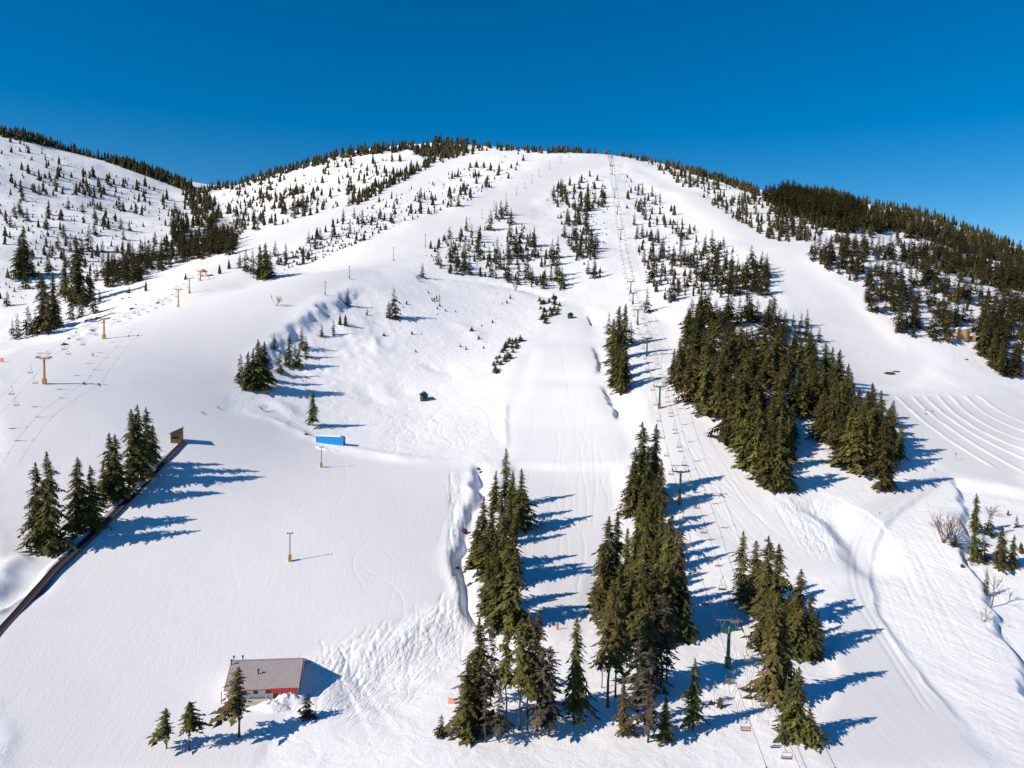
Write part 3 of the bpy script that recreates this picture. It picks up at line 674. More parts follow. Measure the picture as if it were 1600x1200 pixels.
by_area([(0,215),(120,250),(230,292),(330,335),(350,362),(280,402),(200,424),(100,455),(0,475)], 330, 4, 17, 'left_hill', 5, ('full',), .7, 60, 32)
by_area([(0,215),(120,250),(230,292),(330,335),(350,362),(280,402),(200,424),(100,455),(0,475)], 420, 1.2, 3.2, 'left_hill', 3, ('bushy',), .3, 60, 33)
by_area([(285,300),(330,310),(352,340),(330,352),(290,330)], 90, 10, 17, 'left_hill', 3, ('full',), 0, 60, 34)
by_area([(265,335),(310,350),(372,372),(368,392),(300,410),(270,385)], 120, 12, 22, 'left_hill', 3.5, ('full',), .3, 60, 35)
by_area([(160,425),(280,385),(370,380),(370,398),(280,412),(200,448),(165,452)], 110, 13, 22, 'left_hill', 4, ('full','slim'), 0, 60, 36)
by_area([(350,300),(460,300),(540,320),(430,355),(370,372),(350,350)], 120, 5, 16, 'left_ridge', 4, ('full',), .8, 35, 37)

for i_, (pl_, n_) in enumerate([([(430,412),(520,352),(620,302),(720,266),(790,244),(800,276),(720,322),(620,352),(520,398),(440,428)], 200),
        ([(975,272),(1003,290),(1100,372),(1200,420),(1208,460),(1090,462),(1005,430),(992,370)], 170), ([(850,315),(925,272),(950,320),(945,420),(905,425),(868,340)], 110),
        ([(650,400),(795,328),(880,405),(882,455),(745,432)], 120), ([(560,470),(820,450),(760,560),(600,560)], 26), ([(350,296),(620,240),(610,288),(400,350)], 120), ([(1260,395),(1400,400),(1560,470),(1420,500),(1340,445)], 110)]):
    by_area(pl_, n_, .9, 3.2, 'brush', 1.5, ('bushy',), .9, 22, 60 + i_)
TREES.sort(key=lambda q: -q['hpx'])
SHR = [q for q in TREES if q['region'] == 'shrub' or q['h'] < 1.0]
BIG = [q for q in TREES if q['region'] != 'shrub'][:300]
REST = [q for q in TREES if q['region'] != 'shrub'][300:]
WORDS = {
 'conveyor': ('tall dark conifer beside the conveyor belt', 'row of conifers beside the conveyor'),
 'lodge': ('sparse conifer near the grey roofed lodge', 'conifers around the lodge'),
 'creek': ('dense green conifer along the snowy creek', 'conifers along the creek'),
 'front_left': ('tall thin conifer at the bottom below the creek', 'thin trees at the bottom edge'),
 'front_mid': ('ragged conifer at the bottom centre below the lift wood', 'conifers at the bottom centre'),
 'lift_wood': ('tall conifer in the narrow wood left of the lift', 'narrow wood left of the chairlift'),
 'road_wood': ('conifer between the lowest tower and the snow road', 'conifers beside the snow road'),
 'far_right': ('short conifer beside the bare bushes near the right edge', 'conifers by the right edge'),
 'midlift': ('conifer in the slim clump beside the terrain park', 'slim clump beside the terrain park'),
 'upper_lift': ('lone conifer right of the lift above the dense stand', 'lone conifers right of the lift'),
 'bowl_left': ('dark conifer in the tight clump at the bowl edge', 'clump at the left bowl edge'),
 'bowl_rim': ('small conifer on the shaded bank of the bowl', 'small conifers on the bowl bank'),
 'bowl_pair': ('slender conifer of the pair alone in the bowl', 'pair of conifers in the bowl'),
 'container_tree': ('lone broad conifer standing behind the blue container', None),
 'bowl_single': ('small lone conifer on open snow above the bowl', None),
 'left_valley': ('conifer beyond the left shoulder below the pale hill', 'conifers beyond the left shoulder'),
 'run_clump': ('conifer in the dense clump between the two upper runs', 'clump between the upper runs'),
 'left_station': ('small conifer beside the top of the yellow lift', 'small conifers by the yellow lift'),
 'stand_edge': ('conifer at the front edge of the dense stand', 'front edge of the dense stand'),
}
AREA_WORDS = {
 'stand': ('tall conifer inside the dense stand right of the chairlift', 'dense stand right of the chairlift'),
 'stand_fringe': ('small conifer on the upper right fringe of dense stand', 'fringe of the dense stand'),
 'right_hill': ('conifer on the right hillside around the round tank', 'conifers on the right hillside'),
 'far_right_hill': ('conifer high on the far right hillside', 'conifers on the far right hillside'),
 'ridge_right': ('conifer on the ridge right of the widest run', 'conifers on the right ridge'),
 'lift_right': ('conifer scattered on snow right of the upper lift line', 'scattered conifers right of the lift'),
 'lift_left': ('conifer in the patches left of the upper lift line', 'conifers left of the upper lift'),
 'mid_clump': ('conifer in the broken clump above the snowy bowl', 'broken clump above the bowl'),
 'between_runs': ('conifer in the sparse strip between upper runs', 'sparse strip between the runs'),
 'left_ridge': ('conifer on the ridge left of the summit', 'conifers on the left ridge'),
 'left_hill': ('conifer on the pale hillside at far left', 'conifers on the left hillside'),
}
cnt_reg = {}
for q in BIG: cnt_reg.setdefault(q['region'], []).append(q)
KINDW = {'full': 'conifer', 'slim': 'slim conifer', 'bare': 'sparse conifer', 'dead': 'dead grey-brown conifer', 'bushy': 'bushy young conifer'}
for reg, lst in cnt_reg.items():
    lst.sort(key=lambda q: q['u'])
    for i, q in enumerate(lst):
        if reg in WORDS:
            base_l, grp = WORDS[reg]
            lab = base_l if len(lst) == 1 else base_l + ', ' + ordn(i) + ' from left'
        else:
            lab, grp = AREA_WORDS[reg]
            if reg == 'stand':
                rw = 'near rows' if q['y'] < 285 else ('middle rows' if q['y'] < 345 else 'far rows')
                lab = 'tall conifer inside dense stand right of chairlift, %s, %s half' % (rw, 'left' if q['u'] < 1215 else 'right')
            elif len(lst) <= 20 and len(lst) > 1: lab += ', ' + ordn(i) + ' from left'
        k_ = q['kind']; vi = int(rng.integers(len(CMs[k_])))
        root = thing('conifer_tree', lab, 'tree', (q['x'], q['y'], q['z'] - .15), float(rng.random() * 6.28), grp)
        wd = q['wide'] * float(rng.uniform(.82, 1.12)) * (1.12 if q['h'] < 8 else 1.0)
        root.scale = (q['h'] * wd, q['h'] * wd, q['h'])
        obj('trunk', TM[k_], root); obj('crown', CMs[k_][vi], root)

def merge_trees(name, lst, protos_near, protos_far, cut, label, cat):
    vs_, fs, ts = [], [], []; o = 0
    for q in lst:
        pr = MID if q['hpx'] > 19 and protos_far is LOWER else (protos_near if q['hpx'] > cut else protos_far)
        a_ = pr[int(rng.integers(len(pr)))]
        an = rng.random() * 6.28; c, s = math.cos(an), math.sin(an)
        wd = q['wide'] * rng.uniform(.85, 1.15) * (1.5 if q['kind'] == 'bushy' else 1.0) * (.75 if q['kind'] == 'slim' else 1)
        v_ = a_[0] * np.array([q['h'] * wd, q['h'] * wd, q['h']])
        v_ = np.stack([v_[:, 0] * c - v_[:, 1] * s + q['x'], v_[:, 0] * s + v_[:, 1] * c + q['y'], v_[:, 2] + q['z'] - .1 * min(q['h'], 3)], -1)
        vs_.append(v_); fs.append(a_[1] + o); o += len(v_)
        ts.append(np.clip((a_[2] - .16) * .75 + rng.normal() * .12 + (.15 if protos_far is LOW else 0), 0, 1))
    me_ = mesh_np(name, np.concatenate(vs_), np.concatenate(fs), [M_FOL]); fattr(me_, 'tint', np.concatenate(ts))
    ob = obj(name, me_); ob['kind'] = 'stuff'; ob['label'] = label; ob['category'] = cat
    return ob
print('TREES', len(TREES), 'big min px', BIG[-1]['hpx'])
merge_trees('distant_conifers', REST, LOW, LOWER, 14, 'many small conifers scattered and massed over the far slopes and ridges', 'trees')
merge_trees('low_shrubs', SHR, KINDS_['bushy'], LOW, 6, 'low green evergreen shrubs poking through the bowl snow', 'shrubs')
# ------------------------------------------------------------------ lift towers, ropes and chairs
M_GREEN = flat('tower_green_paint', (.012, .115, .055), .45, 0, .25, 2.0)
M_YEL = flat('tower_yellow_paint', (.62, .33, .045), .5, 0, .15, 2.0)
M_PADY = flat('yellow_pad', (.60, .30, .03), .7, 0, .2, 1.5)
M_PADB = flat('ochre_pad', (.22, .14, .03), .7, 0, .3, 1.5)
M_STEEL = flat('galvanised_steel', (.28, .29, .29), .45, .6, .2, 4.0)
M_DARK = flat('dark_steel', (.045, .047, .05), .55, .3, .3, 4.0)
M_WOOD = flat('chair_wood', (.30, .20, .10), .7, 0, .3, 6.0)
M_ROPE = flat('steel_rope', (.09, .09, .095), .5, .5, .1, 4.0)

def tower(name, label, group, loc, rz, H, mat, gauge, padmat, detail, rad=.34):
    """mast with a base pad, wings, two sheave trains and a lifting frame over them; local y runs along the rope"""
    rt = thing(name, label, 'lift tower', loc, rz, group)
    G = Geo(); G.tube([(0, 0, -1.5), (0, 0, H * .5), (0, 0, H)], [rad * 1.15, rad, rad * .82], 12); part(G, 'mast', mat, rt, True)
    G = Geo()
    for s in (-1, 1):
        G.prism([(0, H - .55), (s * gauge / 2, H - .18), (s * gauge / 2, H + .08), (0, H + .12)][::s], -.16 - .002 * s, .16 + .002 * s)
    part(G, 'crossarm', mat, rt)
    G = Geo(); G.box((0, 0, .9), (rad * 3.1, rad * 3.1, 2.2)); part(G, 'base_pad', padmat, rt)
    for s in (-1, 1):
        x = s * (gauge / 2 + .12)
        G = Geo(); G.box((x, 0, H + .12), (.14, 3.4, .20)); tr_ = part(G, 'sheave_train', M_DARK, rt)
        if detail:
            G = Geo()
            for k in range(6):
                y = -1.5 + .6 * k
                G.tube([(x - .09, y, H + .26), (x + .09, y, H + .26)], .22, 10)
            part(G, 'sheave_wheels', M_DARK, tr_)
    G = Geo(); zt = H + 1.75
    for s in (-1, 1):
        xx = s * gauge * .30
        G.tube([(xx, 0, H), (xx - .5, 0, zt)], .06, 5); G.tube([(xx, 0, H), (xx + .5, 0, zt)], .06, 5)
    G.box((0, 0, zt), (gauge + .6, .16, .16))
    for s in (-1, 1): G.box((s * gauge / 2, 0, zt - .14), (.14, 1.0, .12))
    part(G, 'lifting_frame', M_STEEL if mat is M_GREEN else mat, rt)
    if detail:
        G = Geo()
        for s in (-1, 1): G.tube([(s * .17, -rad - .16, 2.2), (s * .17, -rad - .12, H - .4)], .03, 4)
        for k in range(int((H - 3) / .45)): G.tube([(-.17, -rad - .15, 2.4 + .45 * k), (.17, -rad - .15, 2.4 + .45 * k)], .022, 4)
        part(G, 'ladder', mat, rt)
        G = Geo(); G.box((-gauge * .18, -.75, H - .62), (gauge * .22, .5, .06)); G.tube([(-gauge * .18, -.5, H - .6), (-gauge * .18, -.1, H - .3)], .04, 4); part(G, 'work_platform', M_STEEL, rt)
        G = Geo(); G.box((0, -rad - .03, H - 1.6), (.42, .03, .62)); part(G, 'number_plate', M_STEEL, rt)
        G = Geo(); G.tube([(0, 0, H + .12), (0, 0, H + .42)], [.2, .12], 8); part(G, 'mast_cap', M_YEL, rt)
    return rt
CH = {}
def chair_parts(wood, big):
    key = (wood.name, big)
    if key in CH: return CH[key]
    res = []
    G = Geo(); G.box((0, 0, -.05), (.16, .34, .18)); res.append(('grip', G.mesh('grip', [M_DARK])))
    G = Geo(); G.tube([(0, 0, 0), (.10, 0, -.35), (.42, 0, -.75), (.46, 0, -1.2), (.30, 0, -1.62), (0, 0, -1.95)], .045, 5); res.append(('hanger', G.mesh('hanger', [M_DARK], True)))
    G = Geo(); w_ = .78
    lp = [(-w_, 0, -3.05), (-w_, 0, -2.15), (-w_ + .16, 0, -1.97), (w_ - .16, 0, -1.97), (w_, 0, -2.15), (w_, 0, -3.05)]
    G.tube(lp, .045, 5)
    for s in (-1, 1): G.tube([(s * w_, 0, -3.05), (s * w_, -.42, -3.10)], .045, 5); G.tube([(s * w_, .02, -2.72), (s * w_, -.40, -2.74), (s * w_, -.44, -3.08)], .03, 5)
    res.append(('bail_frame', G.mesh('bail_frame', [M_STEEL], True)))
    G = Geo()
    for k in range(3): G.box((0, -.07 - .16 * k, -3.09 - .012 * k), (1.54, .13, .05))
    res.append(('seat', G.mesh('seat', [wood])))
    G = Geo()
    for k in range(2): G.box((0, .04, -2.86 + .2 * k), (1.5, .05, .13))
    res.append(('backrest', G.mesh('backrest', [wood])))
    CH[key] = res; return res
ALL = {}
def joined_chair(wood):
    if wood.name in ALL: return ALL[wood.name]
    v, f, mi = [], [], []
    mats = [M_DARK, M_STEEL, wood]
    for nme, m_ in chair_parts(wood, True):
        o = len(v); v += [tuple(q.co) for q in m_.vertices]; k = {'grip': 0, 'hanger': 0, 'bail_frame': 1}.get(nme, 2)
        for p in m_.polygons: f.append(tuple(i + o for i in p.vertices)); mi.append(k)
    me_ = bpy.data.meshes.new('lift_chair'); me_.from_pydata(v, [], f)
    for m_ in mats: me_.materials.append(m_)
    me_.polygons.foreach_set('material_index', mi); ALL[wood.name] = me_; return me_

def lift(prefix, specs, mat, padmats, gauge, spacing, wood, nm_chair, lab_t, lab_c, grp, phase, extra_low, extra_top, far_y):
    pts = []
    ax = np.array([specs[-1][0] - specs[0][0], specs[-1][1] - specs[0][1]]); ax /= np.hypot(*ax)
    rz = -math.atan2(ax[0], ax[1]); rt = np.array([ax[1], -ax[0]])
    for i, (x, y, z, H) in enumerate(specs):
        lab = lab_t(i); pm = padmats[min(i, len(padmats) - 1)]
        tower('lift_tower', lab, grp + ' towers', (x, y, z), rz, H, mat, gauge, pm, y < far_y, .36 if mat is M_GREEN else .40)
        pts.append((x, y, z + H + .52))
    full = [extra_low] + pts + ([extra_top] if extra_top else [])
    for side, sw in ((-1, 'left'), (1, 'right')):
        off = rt * side * (gauge / 2 + .12)
        line = []
        for a, b in zip(full[:-1], full[1:]):
            L_ = math.dist(a, b); k = max(4, int(L_ / 8))
            for j in range(k):
                q = j / k; sag = 4 * q * (1 - q) * min(2.2, L_ * L_ * .00022)
                line.append((a[0] + (b[0] - a[0]) * q + off[0], a[1] + (b[1] - a[1]) * q + off[1], a[2] + (b[2] - a[2]) * q - sag))
        line.append((full[-1][0] + off[0], full[-1][1] + off[1], full[-1][2]))
        G = Geo(); G.tube(line, .034 if mat is M_GREEN else .022, 5)
        ro = part(G, 'haul_rope', M_ROPE, None, True); tag(ro, '%s steel haul rope of the %s' % (sw, grp), 'cable', grp + ' ropes')
        LN = np.array(line); cum = np.concatenate([[0], np.cumsum(np.linalg.norm(LN[1:] - LN[:-1], axis=1))])
        s = phase + (spacing * .5 if side > 0 else 0); i = 0
        while s < cum[-1] - 3:
            p = [np.interp(s, cum, LN[:, k]) for k in range(3)]
            if all(math.hypot(p[0] - off[0] - q[0], p[1] - off[1] - q[1]) > 2.2 for q in pts):
                lab = lab_c(i, sw)
                face = rz + (math.pi if side > 0 else 0) + random.uniform(-.05, .05)
                if p[1] < far_y:
                    c = thing(nm_chair, lab, 'lift chair', p, face, grp + ' chairs')
                    for nme, m_ in chair_parts(wood, True): obj(nme, m_, c)
                else:
                    tag(obj(nm_chair, joined_chair(wood), None, p, face), lab, 'lift chair', grp + ' chairs')
                i += 1
            s += spacing
def spec(bases):
    out = []
    for (u, v, vt) in bases:
        x, y, z = hit(u, v); dp = float(depth_of((x, y, z))); H = (v - vt) * dp / FPX - 1.9
        out.append((x, y, z, max(5.0, H)))
    return out
S1 = spec([(1137,1043,966),(1072,788,726),(1031,638,596),(1007,557,522),(992,508,479),(984,476,454),(981.5,459,436),(971.7,375,355),(966,335,319),(962,310,293),(957,273,256),(954.5,260,242)])
# straighten the line in plan
(xa, ya), (xb, yb) = S1[0][:2], S1[-1][:2]
S1 = [(xa + (xb - xa) * (y - ya) / (yb - ya), y, float(zat(xa + (xb - xa) * (y - ya) / (yb - ya), y)) + ZC, H) for (x, y, z, H) in S1]
sx, sy, sz = hit(950, 240.5)
sx = xa + (xb - xa) * (sy - ya) / (yb - ya)
dl = np.array([xa - xb, ya - yb]); dl /= np.hypot(*dl)
low1 = (xa + dl[0] * 62, ya + dl[1] * 62, float(zat(xa + dl[0] * 62, ya + dl[1] * 62)) + ZC + 7.0)
lift('green', S1, M_GREEN, [M_GREEN, M_PADB, M_PADB, M_GREEN], 4.6, 14.6, M_WOOD, 'lift_chair',
     lambda i: 'green chairlift tower, ' + ('lowest in view beside the road wood' if i == 0 else ordn(i) + ' one up from the lowest'),
     lambda i, sw: 'empty double chair on the green lift, %s rope, %s from the bottom' % (sw, ordn(i)), 'green chairlift', 4.0, low1, (sx, sy + 6, float(zat(sx, sy + 6)) + ZC + 5.5), 560)
S2 = spec([(69.5,600,551),(173,529,491),(234,489,455),(277,462,434),(313,439,420)])
(xa2, ya2), (xb2, yb2) = S2[0][:2], S2[-1][:2]
S2 = [(xa2 + (xb2 - xa2) * (y - ya2) / (yb2 - ya2), y, float(zat(xa2 + (xb2 - xa2) * (y - ya2) / (yb2 - ya2), y)) + ZC, H) for (x, y, z, H) in S2]
d2 = np.array([xa2 - xb2, ya2 - yb2]); d2 /= np.hypot(*d2)
low2 = (xa2 + d2[0] * 60, ya2 + d2[1] * 60, float(zat(xa2 + d2[0] * 60, ya2 + d2[1] * 60)) + ZC + 8.0)
te2 = (xb2 - d2[0] * 12, yb2 - d2[1] * 12)
lift('yellow', S2, M_YEL, [M_PADY], 4.2, 17.0, M_WOOD, 'lift_chair',
     lambda i: 'yellow chairlift tower on the left slope, ' + ('nearest one' if i == 0 else ordn(i) + ' one behind the nearest'),
     lambda i, sw: 'small empty chair on the yellow lift, %s rope, %s from the bottom' % (sw, ordn(i)), 'yellow chairlift', 6.0, low2, (te2[0], te2[1], float(zat(*te2)) + ZC + 4.0), 640)
# yellow lift top station: deck on legs with a bull wheel, motor housing and frame
tz = float(zat(*te2)) + ZC; rz2 = -math.atan2(-d2[0], -d2[1])
st = thing('lift_station', 'yellow framed top station of the left chairlift', 'lift station', (te2[0], te2[1], tz), rz2)
for (x, y) in ((-1.6, -2), (1.6, -2), (-1.6, 3), (1.6, 3)):
    G = Geo(); G.box((x, y, 1.9), (.35, .35, 4.8)); part(G, 'leg', M_YEL, st)
G = Geo(); G.box((0, .5, 4.3), (4.6, 7.0, .5)); part(G, 'beam_deck', M_YEL, st)
G = Geo(); G.tube([(0, 1.2, 3.6), (0, 1.2, 3.85)], 2.1, 20); part(G, 'bull_wheel', M_DARK, st)
G = Geo(); G.box((0, 1.5, 5.1), (2.2, 3.0, 1.1)); part(G, 'drive_housing', M_PADY, st)
G = Geo(); G.box((0, 4.5, .8), (5.5, 4.0, .5)); part(G, 'ramp', M_DARK, st)
# summit station: steep red-roofed hut beside the return wheel
M_RED = flat('red_metal', (.36, .075, .07), .5, 0, .2, 1.5)
bx, by, bz = hit(946.5, 241.0)
hs_ = thing('summit_hut', 'small red hut with steep roof on the summit', 'hut', (bx, by, bz), .2)
G = Geo(); G.box((0, 0, .9), (4.2, 4, 2.2)); part(G, 'wall', M_RED, hs_)
G = Geo(); G.prism([(-2.6, 1.9), (2.6, 1.9), (.2, 5.6)], -2.3, 2.3); part(G, 'roof', M_RED, hs_)
G = Geo(); G.box((-.4, -2.02, .8), (1.0, .1, 1.8)); part(G, 'door', M_DARK, hs_)
G = Geo(); G.box((1.1, -2.02, 1.2), (.9, .1, .7)); part(G, 'window', M_DARK, hs_)
tz = float(zat(sx, sy + 6)) + ZC
ts_ = thing('summit_bull_wheel', 'dark return wheel frame at the summit beside red hut', 'lift station', (sx, sy + 6, tz), -math.atan2(-dl[0], -dl[1]))
for x in (-1.2, 1.2):
    G = Geo(); G.box((x, 0, 2.6), (.45, .45, 6.0)); part(G, 'leg', M_DARK, ts_)
G = Geo(); G.tube([(0, 0, 5.3), (0, 0, 5.6)], 2.35, 20); part(G, 'bull_wheel', M_DARK, ts_)
G = Geo(); G.box((0, 0, 6.0), (3.2, 1.2, .5)); part(G, 'cross_beam', M_DARK, ts_)

# ------------------------------------------------------------------ light poles down the runs
M_POLE = flat('weathered_pole', (.13, .115, .10), .8, 0, .3, 2.0)
def pole(u, v, vt, label, grp, big):
    x, y, z = hit(u, v); H = (v - vt) * float(depth_of((x, y, z))) / FPX
    p = thing('light_pole', label, 'pole', (x, y, z), random.uniform(-.3, .3), grp)
    G = Geo(); G.tube([(0, 0, -1), (0, 0, H)], [.15, .10] if big else [.2, .14], 8); part(G, 'pole', M_POLE, p, True)
    G = Geo(); G.box((0, 0, .7), (.8, .8, 1.7)); part(G, 'base_pad', M_PADY, p)
    G = Geo(); G.box((0, 0, H - .35), (1.5, .12, .12)); part(G, 'crossarm', M_POLE, p)
    for s in (-1, 1):
        G = Geo(); G.box((s * .6, -.1, H - .17), (.34, .34, .22)); part(G, 'lamp_head', M_DARK, p)
pole(453, 877, 831, 'light pole with yellow pad in middle of learner slope', 'light poles', True)
pole(502, 730, 697, 'light pole with yellow pad just below the blue container', 'light poles', True)
RP = [(508,461,440),(546,436,416),(615,408,387),(664.5,386,366),(734,356,341),(753,342,327),(771.5,329,314),(790.5,321,302),(807,305,293),(820,295,286),(831,286,274),(842,276,265),(859,265,251),(875,255,244),(889,247,232),(902,242,230)]
for i, (u, v, vt) in enumerate(RP):
    pole(u, v, vt, 'thin light pole beside the long run, %s counting up from bowl' % ordn(i), 'light poles', False)

# ------------------------------------------------------------------ blue container half buried in snow
M_BLUE = flat('blue_container_paint', (.004, .29, .74), .45, 0, .12, 1.2)
M_BLUED = flat('blue_container_door', (.006, .14, .46), .45, 0, .15, 1.2)
cx1, cy1, cz1 = hit(494, 691); cx2, cy2, cz2 = hit(536, 696.5)
cr = math.atan2(cy2 - cy1, cx2 - cx1); CL = math.hypot(cx2 - cx1, cy2 - cy1)
mx_, my_ = (cx1 + cx2) / 2, (cy1 + cy2) / 2
cz = min(cz1, cz2) - .35
ct = thing('shipping_container', 'bright blue shipping container with snow on its roof', 'container', (mx_ + 1.2 * -math.sin(cr), my_ + 1.2 * math.cos(cr), cz), cr)
G = Geo()
hl = CL / 2; HH = 3.5
ns = int(CL / .28); xs = [-hl + CL * k / ns for k in range(ns + 1)]
for ysd in (-1, 1):
    vs_, fs = [], []
    for k, x in enumerate(xs):
        o_ = (.05 if (k // 2) % 2 else 0)
        vs_ += [(x, ysd * (1.2 - o_), 0), (x, ysd * (1.2 - o_), HH)]
    for k in range(ns): fs.append((2 * k, 2 * k + 2, 2 * k + 3, 2 * k + 1)[::ysd * -1])
    G.add(vs_, fs)
part(G, 'corrugated_side', M_BLUE, ct)
G = Geo(); G.box((0, 0, HH - .06), (CL + .06, 2.5, .16)); G.box((0, 0, .08), (CL + .06, 2.5, .18)); part(G, 'frame_rail', M_BLUE, ct)
for sx_ in (-1, 1):
    for sy_ in (-1, 1):
        G = Geo(); G.box((sx_ * (hl - .04), sy_ * 1.2, HH / 2), (.16, .14, HH)); part(G, 'corner_post', M_BLUE, ct)
G = Geo(); G.box((-hl, 0, HH / 2), (.06, 2.3, HH - .1)); part(G, 'end_panel', M_BLUED, ct)
for s in (-1, 1):
    G = Geo(); G.box((hl, s * .58, HH / 2), (.07, 1.1, HH - .3)); dr = part(G, 'door', M_BLUED, ct)
    G = Geo()
    for q in (-.25, .25): G.tube([(hl + .07, s * .58 + q, .2), (hl + .07, s * .58 + q, HH - .2)], .03, 5)
    part(G, 'locking_bar', M_STEEL, dr)
G = Geo()
nx, ny = 14, 6; vs_, fs = [], []
for i in range(nx + 1):
    for j in range(ny + 1):
        e = min(1, min(i, nx - i) / 1.0) * min(1, min(j, ny - j) / 1.0)
        vs_.append((-hl + (CL - .5) * i / nx, -1.2 + 2.4 * j / ny, HH + .03 + .36 * (.25 + .75 * e) * (.9 + .2 * random.random())))
for i in range(nx):
    for j in range(ny): a_ = i * (ny + 1) + j; fs.append((a_, a_ + ny + 1, a_ + ny + 2, a_ + 1))
rim_ = [i * (ny + 1) for i in range(nx + 1)] + [nx * (ny + 1) + j for j in range(1, ny + 1)] + [i * (ny + 1) + ny for i in range(nx - 1, -1, -1)] + [j for j in range(ny - 1, 0, -1)]
o_ = len(vs_); vs_ += [(vs_[k][0], vs_[k][1], HH + .021) for k in rim_]
for k in range(len(rim_)): k2 = (k + 1) % len(rim_); fs.append((rim_[k], rim_[k2], o_ + k2, o_ + k)[::-1])
G.add(vs_, fs); part(G, 'snow_cover', M_SNOW2, ct, True)

# ------------------------------------------------------------------ huts
M_HUT = flat('dark_green_boards', (.016, .055, .035), .7, 0, .25, 3.0)
M_HUTR = flat('grey_green_roofing', (.14, .16, .14), .8, 0, .25, 3.0)
M_PLANK = flat('weathered_plywood', (.22, .13, .05), .8, 0, .3, 2.5)
M_GLASS = flat('dark_window_glass', (.02, .025, .03), .15, 0, .2, 3.0)
def hut(u, v, wpx, label, rz, w_=1.0):
    x, y, z = hit(u, v); W = wpx * float(depth_of((x, y, z))) / FPX
    h = thing('green_hut', label, 'hut', (x, y, z), rz)
    G = Geo(); Wd = W * .5; bh = W * .75
    for k in range(6):      # upright boards on the front
        G.box((-Wd + W * (k + .5) / 6, -Wd - .02, bh / 2 - .2), (W / 6 - .03, .05, bh + .4))
    part(G, 'front_boards', M_HUT, h)
    G = Geo(); G.box((0, 0, bh / 2 - .2), (W, W - .02, bh + .4)); part(G, 'wall', M_HUT, h)
    G = Geo(); e = .18 * W
    G.prism([(-Wd - e, bh - .12), (0, bh + W * .42), (Wd + e, bh - .12), (Wd + e, bh + .02), (0, bh + W * .42 + .16), (-Wd - e, bh + .02)], -Wd - e, Wd + e); part(G, 'roof', M_HUTR, h)
    G = Geo(); G.prism([(-Wd, bh), (Wd, bh), (0, bh + W * .40)], -Wd + .03, Wd - .03); part(G, 'gable', M_HUT, h)
    G = Geo(); G.box((W * .12, -Wd - .07, bh * .58), (W * .36, .05, bh * .4)); wn = part(G, 'window', M_GLASS, h)
    G = Geo(); G.box((W * .12, -Wd - .11, bh * .36), (W * .42, .08, .07)); part(G, 'sill', M_HUT, wn)
    G = Geo(); G.box((-W * .30, -Wd - .07, bh * .38), (W * .22, .05, bh * .76)); part(G, 'door', M_HUTR, h)
hut(662.5, 625, 11.5, 'dark green wooden hut alone in the snowy bowl', .18)
hut(891, 497, 7.5, 'green gabled hut at the top of terrain park', .1)
# shed at the head of the conveyor: tall on its right side, mono-pitch
x, y, z = hit(277, 690)
sh = thing('conveyor_shed', 'brown plywood shed with steep slanted roof above the conveyor', 'shed', (x, y, z), .25)
G = Geo(); G.prism([(-1.9, -.6), (1.7, -.6), (1.7, 4.6), (-1.9, 2.9)], -1.5, 1.5); part(G, 'wall', M_PLANK, sh)
G = Geo(); G.prism([(-2.2, 2.78), (2.1, 4.82), (2.1, 4.98), (-2.2, 2.94)], -1.8, 1.8); part(G, 'roof', M_DARK, sh)
for k in range(3):
    G = Geo(); G.box((-1.1 + .8 * k, -1.52, 1.55), (.62, .05, .7)); part(G, 'window', M_GLASS, sh)
G = Geo(); G.box((1.73, 0, 1.0), (.05, 1.4, 2.6)); part(G, 'door', M_DARK, sh)

# ------------------------------------------------------------------ conveyor belt
M_BELT = flat('black_rubber_belt', (.018, .016, .017), .7, 0, .4, 1.0)
M_RAIL = flat('dark_red_rail', (.11, .055, .055), .6, 0, .25, 1.0)
cp = dens(chaikin(poly_world([(-40,1029),(0,986),(72,909),(129,853),(180,803),(212,771),(286,692)]), 1), 3.0)
cz_ = zat(cp[:, 0], cp[:, 1]) + ZC
for _ in range(60): cz_[1:-1] = (cz_[:-2] + 2 * cz_[1:-1] + cz_[2:]) / 4
cb = thing('snow_conveyor', 'long black conveyor belt climbing the snow past dark conifers', 'conveyor', (float(cp[0, 0]), float(cp[0, 1]), float(cz_[0])))
tn = np.gradient(cp, axis=0); tn /= np.hypot(tn[:, 0], tn[:, 1])[:, None]; nr_ = np.stack([tn[:, 1], -tn[:, 0]], -1)
def strip(a, b, z0, z1, name, mat):
    vs_, fs = [], []
    for p, q, zz in zip(cp, nr_, cz_):
        l_ = p + q * a - cp[0]; r_ = p + q * b - cp[0]; zb = zz - cz_[0]
        vs_ += [(l_[0], l_[1], zb + z0), (l_[0], l_[1], zb + z1), (r_[0], r_[1], zb + z1), (r_[0], r_[1], zb + z0)]
    for k in range(len(cp) - 1):
        o = 4 * k
        for i in range(3): fs.append((o + i, o + i + 4, o + i + 5, o + i + 1)[::-1])
    G = Geo(); G.add(vs_, fs); part(G, name, mat, cb)
strip(-.55, .55, -1.4, .30, 'belt', M_BELT)
strip(-.80, -.58, -1.4, .42, 'side_rail', M_RAIL)
strip(.58, .95, -1.4, .36, 'side_rail', M_RAIL)
G = Geo()
for k in range(0, len(cp), 3):
    p = cp[k] + nr_[k] * .76 - cp[0]; G.box((p[0], p[1], float(cz_[k] - cz_[0]) + .1), (.12, .12, .6))
part(G, 'rail_feet', M_STEEL, cb)

